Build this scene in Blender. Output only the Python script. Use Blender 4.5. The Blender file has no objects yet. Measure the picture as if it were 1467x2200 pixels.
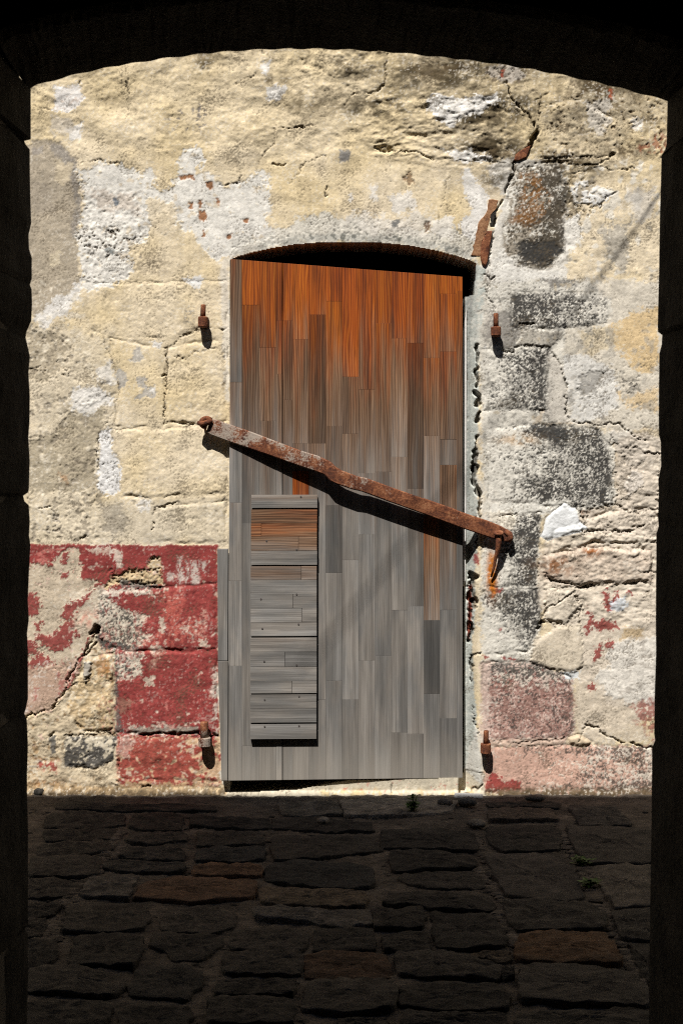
import bpy, math, random
import numpy as np
from mathutils import Vector

R = math.radians
random.seed(7)
SC = bpy.context.scene
COLL = SC.collection

# ------------------------------------------------------------------ camera, sky, sun, exposure
D = 6.6            # metres from the camera to the sunlit wall (plane Y = 0)
EYE = 1.45
F = 3054.0         # focal length in photograph pixels (50 mm lens)
S = F / D          # photograph pixels per metre on the wall
LIGHT = Vector((0.35, 1.0, -1.75))

cam_d = bpy.data.cameras.new('camera')
cam = bpy.data.objects.new('camera', cam_d)
COLL.objects.link(cam)
cam.location = (0, -D, EYE)
cam.rotation_euler = (R(90), 0, 0)
cam_d.sensor_width = 36
cam_d.lens = F * 36 / 2200
cam_d.shift_y = -65 / 2200
cam_d.clip_start = 0.05
cam_d.clip_end = 500
cam_d.dof.use_dof = True
cam_d.dof.focus_distance = D
cam_d.dof.aperture_fstop = 11
SC.camera = cam

world = bpy.data.worlds.new('World')
SC.world = world
world.use_nodes = True
wn = world.node_tree
sky = wn.nodes.new('ShaderNodeTexSky')
sky.sky_type = 'NISHITA'
sky.sun_disc = False
sky.sun_elevation = math.asin(1.75 / LIGHT.length)
sky.sun_rotation = math.atan2(-LIGHT.x, -LIGHT.y)
wn.links.new(sky.outputs[0], wn.nodes['Background'].inputs[0])
wn.nodes['Background'].inputs[1].default_value = 0.05

sun_d = bpy.data.lights.new('sun', 'SUN')
sun_d.energy = 5.0
sun_d.angle = R(0.53)
sun_d.color = (1.0, 0.965, 0.925)
sun = bpy.data.objects.new('sun', sun_d)
COLL.objects.link(sun)
sun.location = (-3, -8, 14)
sun.rotation_euler = LIGHT.to_track_quat('-Z', 'Y').to_euler()

SC.view_settings.view_transform = 'Standard'
SC.view_settings.look = 'None'
SC.view_settings.gamma = 1
SC.view_settings.use_curve_mapping = False
SC.view_settings.exposure = 0.45
SC.cycles.use_denoising = False
SC.cycles.filter_width = 1.15
SC.cycles.max_bounces = 8
SC.cycles.diffuse_bounces = 5

# ------------------------------------------------------------------ small helpers
def wx(px): return (px - 733.5) / S
def wz(py): return EYE + (1035 - py) / S

def lin(r, g, b, k=0.9):
    out = []
    for v in (r, g, b):
        v /= 255
        out.append(k * (v / 12.92 if v <= .04045 else ((v + .055) / 1.055) ** 2.4))
    return np.array(out)

_rng = np.random.RandomState(11)
PERM = _rng.permutation(4096).astype(np.int64)
ANG = _rng.rand(4096) * 2 * np.pi
GX, GY = np.cos(ANG), np.sin(ANG)

def gnoise(x, y, seed=0):
    xi = np.floor(x).astype(np.int64); yi = np.floor(y).astype(np.int64)
    xf = x - xi; yf = y - yi
    u = xf * xf * xf * (xf * (xf * 6 - 15) + 10); v = yf * yf * yf * (yf * (yf * 6 - 15) + 10)
    def g(ix, iy, dx, dy):
        h = PERM[(PERM[(ix + seed * 57) & 4095] + iy + seed * 131) & 4095]
        return GX[h] * dx + GY[h] * dy
    a = g(xi, yi, xf, yf); b = g(xi + 1, yi, xf - 1, yf)
    c = g(xi, yi + 1, xf, yf - 1); d = g(xi + 1, yi + 1, xf - 1, yf - 1)
    return ((a + (b - a) * u) * (1 - v) + (c + (d - c) * u) * v) * 1.5

def fbm(x, y, sc, octv=4, seed=0, gain=.5):
    t = 0; a = 1.0; n = 0; f = 1 / sc
    for i in range(octv):
        t = t + a * gnoise(x * f + i * 17.3, y * f + i * 9.1, seed + i)
        n += a * a; a *= gain; f *= 2.03
    return t / math.sqrt(n)

def sstep(a, b, x):
    t = np.clip((x - a) / (b - a), 0, 1)
    return t * t * (3 - 2 * t)

def sdf_poly(X, Y, poly):
    p = np.asarray(poly, float); n = len(p)
    best = np.full(X.shape, 1e12); inside = np.zeros(X.shape, bool)
    for i in range(n):
        ax, ay = p[i]; bx, by = p[(i + 1) % n]
        ex, ey = bx - ax, by - ay
        wx_, wy_ = X - ax, Y - ay
        t = np.clip((wx_ * ex + wy_ * ey) / (ex * ex + ey * ey + 1e-9), 0, 1)
        d = (wx_ - ex * t) ** 2 + (wy_ - ey * t) ** 2
        best = np.minimum(best, d)
        if ay != by:
            c = ((ay <= Y) != (by <= Y)) & (X < ax + (Y - ay) * ex / ey)
            inside ^= c
    d = np.sqrt(best)
    return np.where(inside, d, -d)

def sd_line(X, Y, pts):
    best = np.full(X.shape, 1e12)
    for (ax, ay), (bx, by) in zip(pts[:-1], pts[1:]):
        ex, ey = bx - ax, by - ay
        t = np.clip(((X - ax) * ex + (Y - ay) * ey) / (ex * ex + ey * ey + 1e-9), 0, 1)
        best = np.minimum(best, (X - ax - ex * t) ** 2 + (Y - ay - ey * t) ** 2)
    return np.sqrt(best)

def q(pts, ox, oy, k):
    return [(ox + x / k, oy + y / k) for x, y in pts]
def A1(*p): return q(p, 0, 80, 1.9824)
def A2(*p): return q(p, 730, 80, 1.9905)
def A3(*p): return q(p, 0, 600, 1.9824)
def A4(*p): return q(p, 730, 600, 1.9905)
def A5(*p): return q(p, 0, 1150, 1.9824)
def A6(*p): return q(p, 730, 1150, 1.9905)
def A7(*p): return q(p, 0, 1660, 1.9824)
def A8(*p): return q(p, 730, 1660, 1.9905)

# ------------------------------------------------------------------ objects
def link(o, parent=None):
    COLL.objects.link(o)
    if parent is not None: o.parent = parent
    return o

def thing(name, label, cat, loc, group=None):
    o = bpy.data.objects.new(name, None)
    o.empty_display_size = .1
    o.location = loc
    o['label'] = label; o['category'] = cat; o['kind'] = 'thing'
    if group: o['group'] = group
    return link(o)

def np_mesh(name, verts, faces, cols=None, smooth=True, flat_from=None):
    """verts (n,3), faces (m,4) arrays of quads"""
    me = bpy.data.meshes.new(name)
    n, m = len(verts), len(faces)
    me.vertices.add(n); me.vertices.foreach_set('co', np.asarray(verts, np.float32).ravel())
    me.loops.add(m * 4); me.loops.foreach_set('vertex_index', np.asarray(faces, np.int32).ravel())
    me.polygons.add(m)
    me.polygons.foreach_set('loop_start', np.arange(0, m * 4, 4, dtype=np.int32))
    me.polygons.foreach_set('loop_total', np.full(m, 4, np.int32))
    sm = np.full(m, smooth)
    if flat_from is not None: sm[flat_from:] = False
    me.polygons.foreach_set('use_smooth', sm)
    me.update(calc_edges=True)
    if cols is not None:
        at = me.color_attributes.new('col', 'FLOAT_COLOR', 'POINT')
        c = np.ones((n, 4), np.float32); c[:, :3] = cols
        at.data.foreach_set('color', c.ravel())
    return me

def py_mesh(name, verts, faces, cols=None, smooth=False):
    me = bpy.data.meshes.new(name)
    me.from_pydata([tuple(v) for v in verts], [], faces)
    if cols is not None:
        at = me.color_attributes.new('col', 'FLOAT_COLOR', 'POINT')
        c = np.ones((len(verts), 4), np.float32); c[:, :3] = cols
        at.data.foreach_set('color', c.ravel())
    if smooth: me.polygons.foreach_set('use_smooth', np.ones(len(me.polygons), bool))
    me.update()
    return me

def part(name, me, mat, parent=None):
    o = bpy.data.objects.new(name, me)
    if mat is not None and not me.materials: me.materials.append(mat)
    return link(o, parent)

def box(x0, x1, y0, y1, z0, z1):
    v = [(x, y, z) for x in (x0, x1) for y in (y0, y1) for z in (z0, z1)]
    f = [(0, 1, 3, 2), (4, 6, 7, 5), (0, 4, 5, 1), (2, 3, 7, 6), (0, 2, 6, 4), (1, 5, 7, 3)]
    return v, f

def join(*ms):
    V, Fc = [], []
    for v, f in ms:
        o = len(V); V += list(v); Fc += [tuple(i + o for i in a) for a in f]
    return V, Fc

def sweep(sections, closed=True, caps=True):
    """sections: list of rings (same length) of 3D points"""
    V = [p for s in sections for p in s]; n = len(sections[0]); Fc = []
    for i in range(len(sections) - 1):
        for j in range(n if closed else n - 1):
            a = i * n + j; b = i * n + (j + 1) % n
            Fc.append((a, b, b + n, a + n))
    if caps:
        Fc.append(tuple(range(n))[::-1]); Fc.append(tuple((len(sections) - 1) * n + j for j in range(n)))
    return V, Fc

def tube(pts, rad, n=8):
    secs = []
    P = [Vector(p) for p in pts]
    for i, p in enumerate(P):
        t = (P[min(i + 1, len(P) - 1)] - P[max(i - 1, 0)]).normalized()
        up = Vector((0, 1, 0)) if abs(t.y) < .9 else Vector((1, 0, 0))
        a = t.cross(up).normalized(); b = t.cross(a)
        r = rad[i] if isinstance(rad, (list, tuple)) else rad
        secs.append([tuple(p + a * r * math.cos(k * 2 * math.pi / n) + b * r * math.sin(k * 2 * math.pi / n)) for k in range(n)])
    return sweep(secs)

# ------------------------------------------------------------------ materials
class NT:
    def __init__(s, name):
        s.m = bpy.data.materials.new(name); s.m.use_nodes = True
        s.t = s.m.node_tree; s.b = s.t.nodes['Principled BSDF']
    def n(s, typ, **kw):
        nd = s.t.nodes.new(typ)
        for k, v in kw.items(): setattr(nd, k, v)
        return nd
    def put(s, sock, v):
        if isinstance(v, bpy.types.NodeSocket): s.t.links.new(v, sock)
        elif isinstance(v, (tuple, list)) and len(v) == 3 and len(getattr(sock, 'default_value', (0,) * 3)) == 4:
            sock.default_value = (*v, 1)
        else: sock.default_value = v
    def math(s, op, a, b=0.0, c=None, clamp=False):
        nd = s.n('ShaderNodeMath', operation=op, use_clamp=clamp)
        s.put(nd.inputs[0], a); s.put(nd.inputs[1], b)
        if c is not None: s.put(nd.inputs[2], c)
        return nd.outputs[0]
    def mix(s, f, a, b, mode='MIX'):
        nd = s.n('ShaderNodeMix', data_type='RGBA', blend_type=mode)
        s.put(nd.inputs[0], f); s.put(nd.inputs[6], a); s.put(nd.inputs[7], b)
        return nd.outputs[2]
    def ramp(s, f, stops):
        nd = s.n('ShaderNodeValToRGB'); e = nd.color_ramp.elements
        while len(e) < len(stops): e.new(.5)
        for i, (p, c) in enumerate(stops):
            e[i].position = p; e[i].color = (*c, 1) if len(c) == 3 else c
        s.put(nd.inputs[0], f); return nd.outputs[0]
    def noise(s, vec, scale, detail=4, rough=.55):
        nd = s.n('ShaderNodeTexNoise'); nd.inputs['Scale'].default_value = scale
        nd.inputs['Detail'].default_value = detail; nd.inputs['Roughness'].default_value = rough
        if vec is not None: s.put(nd.inputs['Vector'], vec)
        return nd.outputs[0]
    def range(s, v, a, b, c=0.0, d=1.0, smooth=True):
        nd = s.n('ShaderNodeMapRange', interpolation_type='SMOOTHSTEP' if smooth else 'LINEAR')
        s.put(nd.inputs[0], v)
        for i, x in enumerate((a, b, c, d)): nd.inputs[i + 1].default_value = x
        return nd.outputs[0]
    def coord(s): return s.n('ShaderNodeTexCoord').outputs['Object']
    def oattr(s, name): return s.n('ShaderNodeAttribute', attribute_type='OBJECT', attribute_name=name).outputs['Fac']
    def mapping(s, v, scale, loc=None):
        nd = s.n('ShaderNodeMapping'); s.put(nd.inputs[0], v); nd.inputs['Scale'].default_value = scale
        if loc is not None: s.put(nd.inputs['Location'], loc)
        return nd.outputs[0]
    def bump(s, h, dist, strength=1.0):
        nd = s.n('ShaderNodeBump'); nd.inputs['Distance'].default_value = dist; nd.inputs['Strength'].default_value = strength
        s.put(nd.inputs['Height'], h); s.put(s.b.inputs['Normal'], nd.outputs[0])

def mat_vc(name, rough=.95, spec=.15, b1=.0014, b2=.0008, var=.16):
    """colour per vertex from the built surface, plus fine grain and relief"""
    k = NT(name)
    c = k.n('ShaderNodeAttribute', attribute_type='GEOMETRY', attribute_name='col').outputs['Color']
    v = k.coord()
    n1 = k.noise(v, 260, 4, .65); n2 = k.noise(v, 70, 5, .6)
    f = k.math('ADD', k.math('MULTIPLY', n1, .5), k.math('MULTIPLY', n2, .5))
    g = k.range(f, .3, .7, 1 - var, 1 + var, False)
    col = k.mix(1.0, c, g, 'MULTIPLY')
    k.put(k.b.inputs['Base Color'], col)
    k.b.inputs['Roughness'].default_value = rough
    k.b.inputs['Specular IOR Level'].default_value = spec
    h = k.math('ADD', k.math('MULTIPLY', n2, b1 / .004), k.math('MULTIPLY', n1, b2 / .004))
    k.bump(h, .004)
    return k.m

def mat_sett(name):
    k = NT(name)
    c = k.n('ShaderNodeAttribute', attribute_type='GEOMETRY', attribute_name='col').outputs['Color']
    v = k.coord()
    n1 = k.noise(k.mapping(v, (22, 75, 22)), 1, 6, .68); n2 = k.noise(k.mapping(v, (130, 260, 130)), 1, 4, .65); n3 = k.noise(v, 9, 4, .6)
    f = k.math('ADD', k.math('ADD', k.math('MULTIPLY', n1, .45), k.math('MULTIPLY', n2, .3)), k.math('MULTIPLY', n3, .25))
    col = k.mix(1.0, c, k.ramp(f, [(.36, (.22, .20, .18)), (.48, (.85, .83, .8)), (.57, (1.35, 1.3, 1.24)), (.68, (2.3, 2.2, 2.05))]), 'MULTIPLY')
    k.put(k.b.inputs['Base Color'], col); k.b.inputs['Roughness'].default_value = .85; k.b.inputs['Specular IOR Level'].default_value = .2
    k.bump(f, .022)
    return k.m

def mat_stone(name, c1, c2, rough=.9, sc=9, bump=.01, spec=.2):
    k = NT(name); v = k.coord()
    n = k.noise(v, sc, 8, .65); n2 = k.noise(v, sc * 9, 4, .6)
    f = k.math('ADD', k.math('MULTIPLY', n, .65), k.math('MULTIPLY', n2, .35))
    k.put(k.b.inputs['Base Color'], k.ramp(f, [(.32, c1), (.68, c2)]))
    k.b.inputs['Roughness'].default_value = rough
    k.b.inputs['Specular IOR Level'].default_value = spec
    k.bump(f, bump)
    return k.m

def mat_wood(name, vertical):
    k = NT(name); v = k.coord()
    seed = k.oattr('seed'); tone = k.oattr('tone'); warm = k.oattr('warm')
    cmb = k.n('ShaderNodeCombineXYZ')
    k.put(cmb.inputs[0], k.math('MULTIPLY', seed, 37.0)); k.put(cmb.inputs[1], k.math('MULTIPLY', seed, 11.0)); k.put(cmb.inputs[2], k.math('MULTIPLY', seed, 23.0))
    def st(a, l):
        return (a, 8, l) if vertical else (l, 8, a)
    grain = k.noise(k.mapping(v, st(95, 2.4), cmb.outputs[0]), 1, 5, .6)
    fine = k.noise(k.mapping(v, st(260, 9), cmb.outputs[0]), 1, 3, .6)
    broad = k.noise(k.mapping(v, st(26, 1.6), cmb.outputs[0]), 1, 3, .5)
    w = k.n('ShaderNodeTexWave', wave_type='BANDS', bands_direction='X' if vertical else 'Z', wave_profile='SAW')
    k.put(w.inputs['Vector'], k.mapping(v, (1, .2, .12) if vertical else (.12, .2, 1), cmb.outputs[0]))
    w.inputs['Scale'].default_value = 34; w.inputs['Distortion'].default_value = 5.5; w.inputs['Detail'].default_value = 2
    w.inputs['Detail Scale'].default_value = .9
    w2 = k.n('ShaderNodeTexWave', wave_type='BANDS', bands_direction='X' if vertical else 'Z', wave_profile='SIN')
    k.put(w2.inputs['Vector'], k.mapping(v, (1, .2, .16) if vertical else (.16, .2, 1), cmb.outputs[0]))
    w2.inputs['Scale'].default_value = 26; w2.inputs['Distortion'].default_value = 9; w2.inputs['Detail'].default_value = 1.5
    w2.inputs['Detail Scale'].default_value = .7
    g0 = k.math('ADD', k.math('MULTIPLY', grain, .30), k.math('MULTIPLY', fine, .14))
    g = k.math('ADD', k.math('ADD', g0, k.math('MULTIPLY', broad, .50)), k.math('MULTIPLY', w.outputs[1], .06))
    gw = k.math('ADD', k.math('ADD', g0, k.math('MULTIPLY', broad, .32)), k.math('MULTIPLY', w2.outputs[1], .14))
    blot = k.noise(k.mapping(v, (9, 3, 3) if vertical else (3, 3, 9), cmb.outputs[0]), 1, 4, .6)
    hue = k.math('FRACT', k.math('MULTIPLY', seed, 91.7))
    greyc = k.ramp(g, [(.25, (.045, .043, .040)), (.49, (.150, .142, .130)), (.74, (.32, .304, .282))])
    greyw = k.ramp(g, [(.25, (.055, .047, .039)), (.49, (.190, .170, .147)), (.74, (.39, .355, .31))])
    grey = k.mix(k.range(blot, .38, .62), greyc, greyw)
    brown = k.ramp(gw, [(.27, (.050, .024, .012)), (.47, (.165, .092, .050)), (.66, (.33, .21, .13))])
    oranger = k.ramp(gw, [(.30, (.075, .012, .002)), (.48, (.25, .045, .003)), (.70, (.46, .12, .008))])
    orangey = k.ramp(gw, [(.28, (.12, .022, .002)), (.48, (.33, .078, .004)), (.70, (.52, .175, .010))])
    orange = k.mix(k.math('ADD', k.math('MULTIPLY', hue, .7), k.math('MULTIPLY', blot, .55)), oranger, orangey)
    sep = k.n('ShaderNodeSeparateXYZ'); k.put(sep.inputs[0], v); z = sep.outputs[2]
    streak = k.noise(k.mapping(v, st(24, 1.5)), 1, 5, .62)
    sk = k.math('MULTIPLY', k.math('SUBTRACT', streak, .5), 1.05)
    zz = k.math('ADD', k.math('ADD', z, sk), warm)
    zt = wz(560) - wz(1675)
    fo = k.range(zz, zt - 300 / S, zt - 75 / S)
    fb = k.range(zz, zt - 590 / S, zt - 260 / S)
    low = k.range(z, .26, .0)
    col = k.mix(fb, grey, brown)
    col = k.mix(fo, col, orange)
    dk = k.noise(k.mapping(v, st(38, 2.6), (3.1, 0, 7.7)), 1, 5, .65)
    dks = k.range(dk, .34, .56, .5, 1.1)
    col = k.mix(k.math('MULTIPLY', k.range(zz, zt - 420 / S, zt - 180 / S), .8), col, k.mix(1.0, col, dks, 'MULTIPLY'))
    col = k.mix(k.math('MULTIPLY', low, .45), col, (.40, .36, .30))
    col = k.mix(1.0, col, k.math('ADD', 1.0, tone), 'MULTIPLY')
    k.put(k.b.inputs['Base Color'], col)
    k.put(k.b.inputs['Roughness'], k.range(fo, 0, 1, .85, .62))
    k.b.inputs['Specular IOR Level'].default_value = .25
    k.bump(g, .0035)
    return k.m

def mat_rust(name, pale, stops=None, shift=0.0):
    k = NT(name); v = k.coord()
    n = k.noise(v, 22, 7, .7); n2 = k.noise(v, 120, 5, .65); n3 = k.noise(v, 9, 4, .5)
    f = k.math('ADD', k.math('MULTIPLY', n, .6), k.math('MULTIPLY', n2, .4))
    c = k.ramp(f, stops or [(.33, (.026, .012, .009)), (.45, (.10, .032, .015)), (.55, (.22, .078, .032)), (.66, (.36, .18, .09))])
    if pale:
        sep = k.n('ShaderNodeSeparateXYZ'); k.put(sep.inputs[0], v)
        side = k.range(sep.outputs[0], .35, -.55, 0, .5)
        m = k.range(k.math('ADD', k.math('ADD', k.math('MULTIPLY', n3, .75), k.math('MULTIPLY', n2, .55)), k.math('MULTIPLY', side, .32)), .76 - shift, .87 - shift)
        c = k.mix(k.math('MULTIPLY', m, .85), c, (.34, .29, .235))
    k.put(k.b.inputs['Base Color'], c)
    k.b.inputs['Roughness'].default_value = .88
    k.b.inputs['Specular IOR Level'].default_value = .3
    k.bump(f, .005)
    return k.m

def mat_plain(name, c, rough=.7, var=.25):
    k = NT(name); n = k.noise(k.coord(), 60, 5, .6)
    a = tuple(x * (1 - var) for x in c); b = tuple(min(1, x * (1 + var)) for x in c)
    k.put(k.b.inputs['Base Color'], k.ramp(n, [(.3, a), (.7, b)])); k.b.inputs['Roughness'].default_value = rough
    k.b.inputs['Specular IOR Level'].default_value = .2
    k.bump(n, .002)
    return k.m

M_WALL = mat_vc('weathered_plaster')
M_COB = mat_sett('cobble_stone')
M_WOODV = mat_wood('grey_wood_upright', True)
M_WOODH = mat_wood('grey_wood_level', False)
M_RUST = mat_rust('rust', False)
M_TANRUST = mat_rust('flaking_tan_rust', False, [(.33, (.07, .06, .055)), (.44, (.20, .09, .04)), (.56, (.34, .18, .09)), (.68, (.42, .26, .15))])
M_BAR = mat_rust('rust_with_pale_scale', True, None, .0)
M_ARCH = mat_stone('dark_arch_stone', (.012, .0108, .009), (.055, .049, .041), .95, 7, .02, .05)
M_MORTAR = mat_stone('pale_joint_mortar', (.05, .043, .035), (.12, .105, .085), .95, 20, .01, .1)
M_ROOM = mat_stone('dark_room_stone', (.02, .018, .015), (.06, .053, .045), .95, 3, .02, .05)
M_LEAF = mat_plain('leaf', (.085, .14, .028), .6, .4)
M_WHITE = mat_plain('white_paint', (.62, .60, .56), .8, .12)

# ================================================================== THE SUNLIT WALL
STEP = 2.0
gx = np.concatenate([np.arange(-2600, -30, 60), np.arange(-24, 1500, STEP), np.arange(1506, 4000, 60)]).astype(float)
gy = np.concatenate([np.arange(-900, 50, 50), np.arange(56, 1732, STEP)]).astype(float)
PX, PY = np.meshgrid(gx, gy)
HT = np.zeros(PX.shape)            # relief in metres, towards the street
COL = np.zeros(PX.shape + (3,))
_seed = [100]
def ns():
    _seed[0] += 7; return _seed[0]

def win(x0, x1, y0, y1):
    a = np.searchsorted(gx, x0); b = np.searchsorted(gx, x1, 'right'); c = np.searchsorted(gy, y0); d = np.searchsorted(gy, y1, 'right')
    return slice(c, d), slice(a, b)
def win_of(pts, m):
    xs = [p[0] for p in pts]; ys = [p[1] for p in pts]
    return win(min(xs) - m, max(xs) + m, min(ys) - m, max(ys) + m)

def blend(w, m, rgb):
    COL[w] += (np.asarray(rgb) - COL[w]) * m[..., None]

def mask(poly, rag, sc, soft, m=None):
    w = win_of(poly, rag * 2.2 + 4)
    X, Y = PX[w], PY[w]
    if X.size == 0: return w, np.zeros(X.shape), X, Y, X
    s = ns()
    d = sdf_poly(X, Y, poly) + rag * fbm(X, Y, sc, 3, s) + rag * .6 * fbm(X, Y, sc / 4.5, 4, s + 3, .65) + min(rag, 7) * .75 * fbm(X, Y, 6, 2, s + 11)
    return w, sstep(-soft, soft, d), X, Y, d

def paint(poly, rgb, rag=7, sc=28, soft=1.6, op=1.0, dh=0.0, var=.07, holes=0.0, hsc=9):
    """a coat, patch or bare area with ragged flaked edges"""
    w, m, X, Y, d = mask(poly, rag, sc, soft)
    if X.size == 0: return
    if holes:
        n = fbm(X, Y, hsc, 3, ns())
        m = m * (1 - sstep(-.12, .12, n - 1.2 * (1 - holes * 2)))
    n = 1 + var * fbm(X, Y, 16, 4, ns())
    COL[w] += (lin(*rgb) * n[..., None] - COL[w]) * (m * op)[..., None]
    HT[w] += dh * m

def speck(poly, rgb, dens=.5, size=6, rag=10, sc=40, op=1.0, dh=0.0, soft=8, aniso=1.0, grad=None):
    """scattered specks of paint or bare stone: dens 0..1, optional grad(X, Y) added to it"""
    w, m, X, Y, d = mask(poly, rag, sc, soft)
    if X.size == 0: return
    n = .85 * fbm(X * aniso, Y, size, 2, ns(), .7) + .45 * fbm(X, Y, size * 3, 2, ns()) + .35 * fbm(X, Y, size * 8, 3, ns())
    dd = dens if grad is None else np.clip(dens + grad(X, Y), -.4, 1.4)
    t = sstep(-.12, .12, n + (dd - .5) * 1.75) * m * op
    blend(w, t, lin(*rgb)); HT[w] += dh * t

def stain(cx, cy, rx, ry, rgb, op=.6, sc=24, thr=0.0, aniso=1.0):
    """soft mould or dirt with a broken edge"""
    w = win(cx - rx * 2, cx + rx * 2, cy - ry * 2, cy + ry * 2); X, Y = PX[w], PY[w]
    if X.size == 0: return
    r = np.exp(-(((X - cx) / rx) ** 2 + ((Y - cy) / ry) ** 2))
    n = fbm(X * aniso, Y, sc, 5, ns(), .65)
    blend(w, np.clip(r * op * sstep(-.5 + thr, .35 + thr, n) * 1.7, 0, 1), lin(*rgb))

def crack(pts, wd=2.5, depth=.012, rgb=(60, 51, 42), wob=5, vary=1.0, op=.7):
    w = win_of(pts, wd * 3 + wob * 2 + 4); X, Y = PX[w], PY[w]
    s = ns()
    jg = min(3.4, 8 / wd)
    Xw = X + wob * fbm(X, Y, 26, 3, s) + jg * fbm(X, Y, 8, 3, s + 2, .6); Yw = Y + wob * fbm(X, Y, 26, 3, s + 5) + jg * fbm(X, Y, 8, 3, s + 7, .6)
    d = sd_line(Xw, Yw, pts)
    ww = wd * .5 * (1 + vary * 1.4 * fbm(X, Y, 22, 2, s + 9))
    m = sstep(1.1, -.9, d - ww)
    blend(w, m * op, lin(*rgb)); HT[w] -= depth * .75 * m

def relief(poly, amp, sc, octv=4, soft=14, gain=.55, ridge=False, ax=1.0):
    w = win_of(poly, 30); X, Y = PX[w], PY[w]
    m = sstep(-soft, soft, sdf_poly(X, Y, poly))
    n = fbm(X * ax, Y, sc, octv, ns(), gain)
    if ridge: n = .6 - np.abs(n) * 1.6
    HT[w] += amp * n * m

def pits(poly, dens=.08, size=7, depth=.006, rgb=None, op=.6, soft=10):
    w = win_of(poly, 20); X, Y = PX[w], PY[w]
    m = sstep(-soft, soft, sdf_poly(X, Y, poly))
    n = fbm(X, Y * 1.25, size, 2, ns(), .5) + .5 * fbm(X, Y, size * 7, 2, ns())
    t = sstep(0, .22, n - (1.25 - dens * 4)) * m
    HT[w] -= depth * t
    if rgb is not None: blend(w, t * op, lin(*rgb))

def dial(*p): return list(p)
def rect(x0, y0, x1, y1): return [(x0, y0), (x1, y0), (x1, y1), (x0, y1)]

CREAM = (228, 212, 182); YELLOW = (223, 203, 162); WHITE = (234, 230, 222); GREYP = (178, 166, 146)
BLACK = (58, 57, 55); RED = (146, 66, 62); TAN = (203, 184, 150); PINK = (190, 138, 122); BEIGE = (206, 191, 167)

# --- base coat
big = fbm(PX, PY, 150, 4, 3); mid = fbm(PX, PY, 40, 4, 5)
t = sstep(-.5, .8, big)[..., None]
COL[:] = lin(*CREAM) * (1 - t) + lin(*YELLOW) * t
COL *= (1 + .06 * mid)[..., None]
HT += .004 * fbm(PX, PY, 120, 3, 21) + .0009 * fbm(PX, PY, 30, 4, 23)

# --- large relief
UP = [(-40, -900), (1520, -900), (1520, 330), (1250, 360), (1050, 380), (800, 330), (560, 350), (300, 330), (-40, 300)]
relief(UP, .0085, 64, 3, 30, .45, False, .8); relief(UP, .0030, 30, 3, 30, .45, True, .8); relief(UP, .008, 130, 2, 30); relief(UP, .0008, 9, 2, 30)
relief([(800, 200), (1100, 200), (1100, 370), (800, 340)], .008, 34, 4, 20, .55, True, .5); relief([(640, 100), (830, 100), (800, 200), (640, 200)], .007, 26, 3, 20, .6)
relief(rect(175, 330, 1060, 600), .002, 36, 3, 20, .5)
relief(rect(60, 290, 190, 700), .0016, 22, 4, 20, .6)
LL = rect(60, 690, 245, 1170)
relief(LL, .0028, 44, 4, 20, .5); relief(LL, .0012, 14, 3, 20, .6, True)
relief(rect(1180, 330, 1500, 640), .004, 46, 4, 20, .5)
relief(rect(1190, 640, 1500, 900), .0022, 46, 4, 20, .5)
RUB = [(1165, 1165), (1240, 1102), (1322, 1090), (1326, 930), (1500, 940), (1500, 1500), (1250, 1600), (1240, 1440), (1150, 1270), (1160, 1170)]
RB2 = [(1165, 1165), (1240, 1102), (1322, 1090), (1326, 930), (1500, 940), (1500, 1340), (1290, 1345), (1250, 1330), (1165, 1262)]
relief(RB2, .0085, 60, 4, 16, .5); relief(RB2, .0042, 22, 4, 16, .55, True, .55); relief(RUB, .0025, 30, 4, 16, .6)
relief(rect(60, 1190, 215, 1400), .003, 40, 4, 16)
LRUB = [(60, 1545), (110, 1530), (150, 1480), (200, 1360), (250, 1390), (250, 1590), (260, 1700), (60, 1700)]
relief(LRUB, .007, 50, 4, 14, .5); relief(LRUB, .003, 18, 4, 14, .55, True, .7)
relief(rect(240, 1580, 475, 1700), .004, 34, 4, 14, .5)

# --- tones over wide areas
paint(UP, (214, 195, 156), 40, 120, 60, .45)
paint([(64, 700), (240, 715), (245, 930), (215, 1070), (490, 1080), (490, 1170), (60, 1170)], (213, 201, 178), 16, 60, 20, .7)
paint([(1195, 600), (1500, 600), (1500, 930), (1210, 920)], (216, 208, 192), 14, 50, 6, .9)
paint([(1030, 570), (1200, 570), (1215, 640), (1215, 920), (1330, 930), (1330, 1110), (1140, 1110), (1160, 1430), (1040, 1430)], (224, 219, 206), 10, 40, 6, .95)
paint([(1040, 350), (1110, 340), (1215, 350), (1220, 600), (1030, 610), (1045, 560), (1080, 430)], (226, 221, 210), 10, 36, 4, .95)

# --- left grey mortar strip
paint([(50, 312), (106, 302), (131, 307), (161, 342), (174, 433), (166, 534), (170, 640), (150, 650), (80, 690), (50, 640)], GREYP, 7, 40, 3, .95, -.002)
paint(A1((205, 450), (260, 455), (320, 520), (345, 700), (330, 860), (300, 860), (320, 700), (290, 560), (220, 480)), (150, 143, 134), 6, 24, 3, .8)
paint(A1((240, 520), (300, 540), (305, 610), (270, 640), (230, 600)), (205, 190, 162), 8, 24, 3, .8)
paint(A1((140, 470), (185, 460), (180, 490), (140, 500)), (160, 152, 142), 4, 20, 2, .8)
paint(A1((215, 930), (255, 900), (260, 970), (225, 975)), (214, 200, 172), 8, 20, 2, .9)
paint(A1((130, 600), (220, 620), (240, 760), (130, 740)), (168, 157, 140), 14, 40, 6, .6)
paint([(76, 686), (120, 640), (176, 606), (172, 640), (130, 680), (92, 710)], WHITE, 10, 22, 3, .9)
speck(rect(62, 600, 180, 760), (224, 214, 194), .3, 14, 10, 40, .7)

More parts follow.
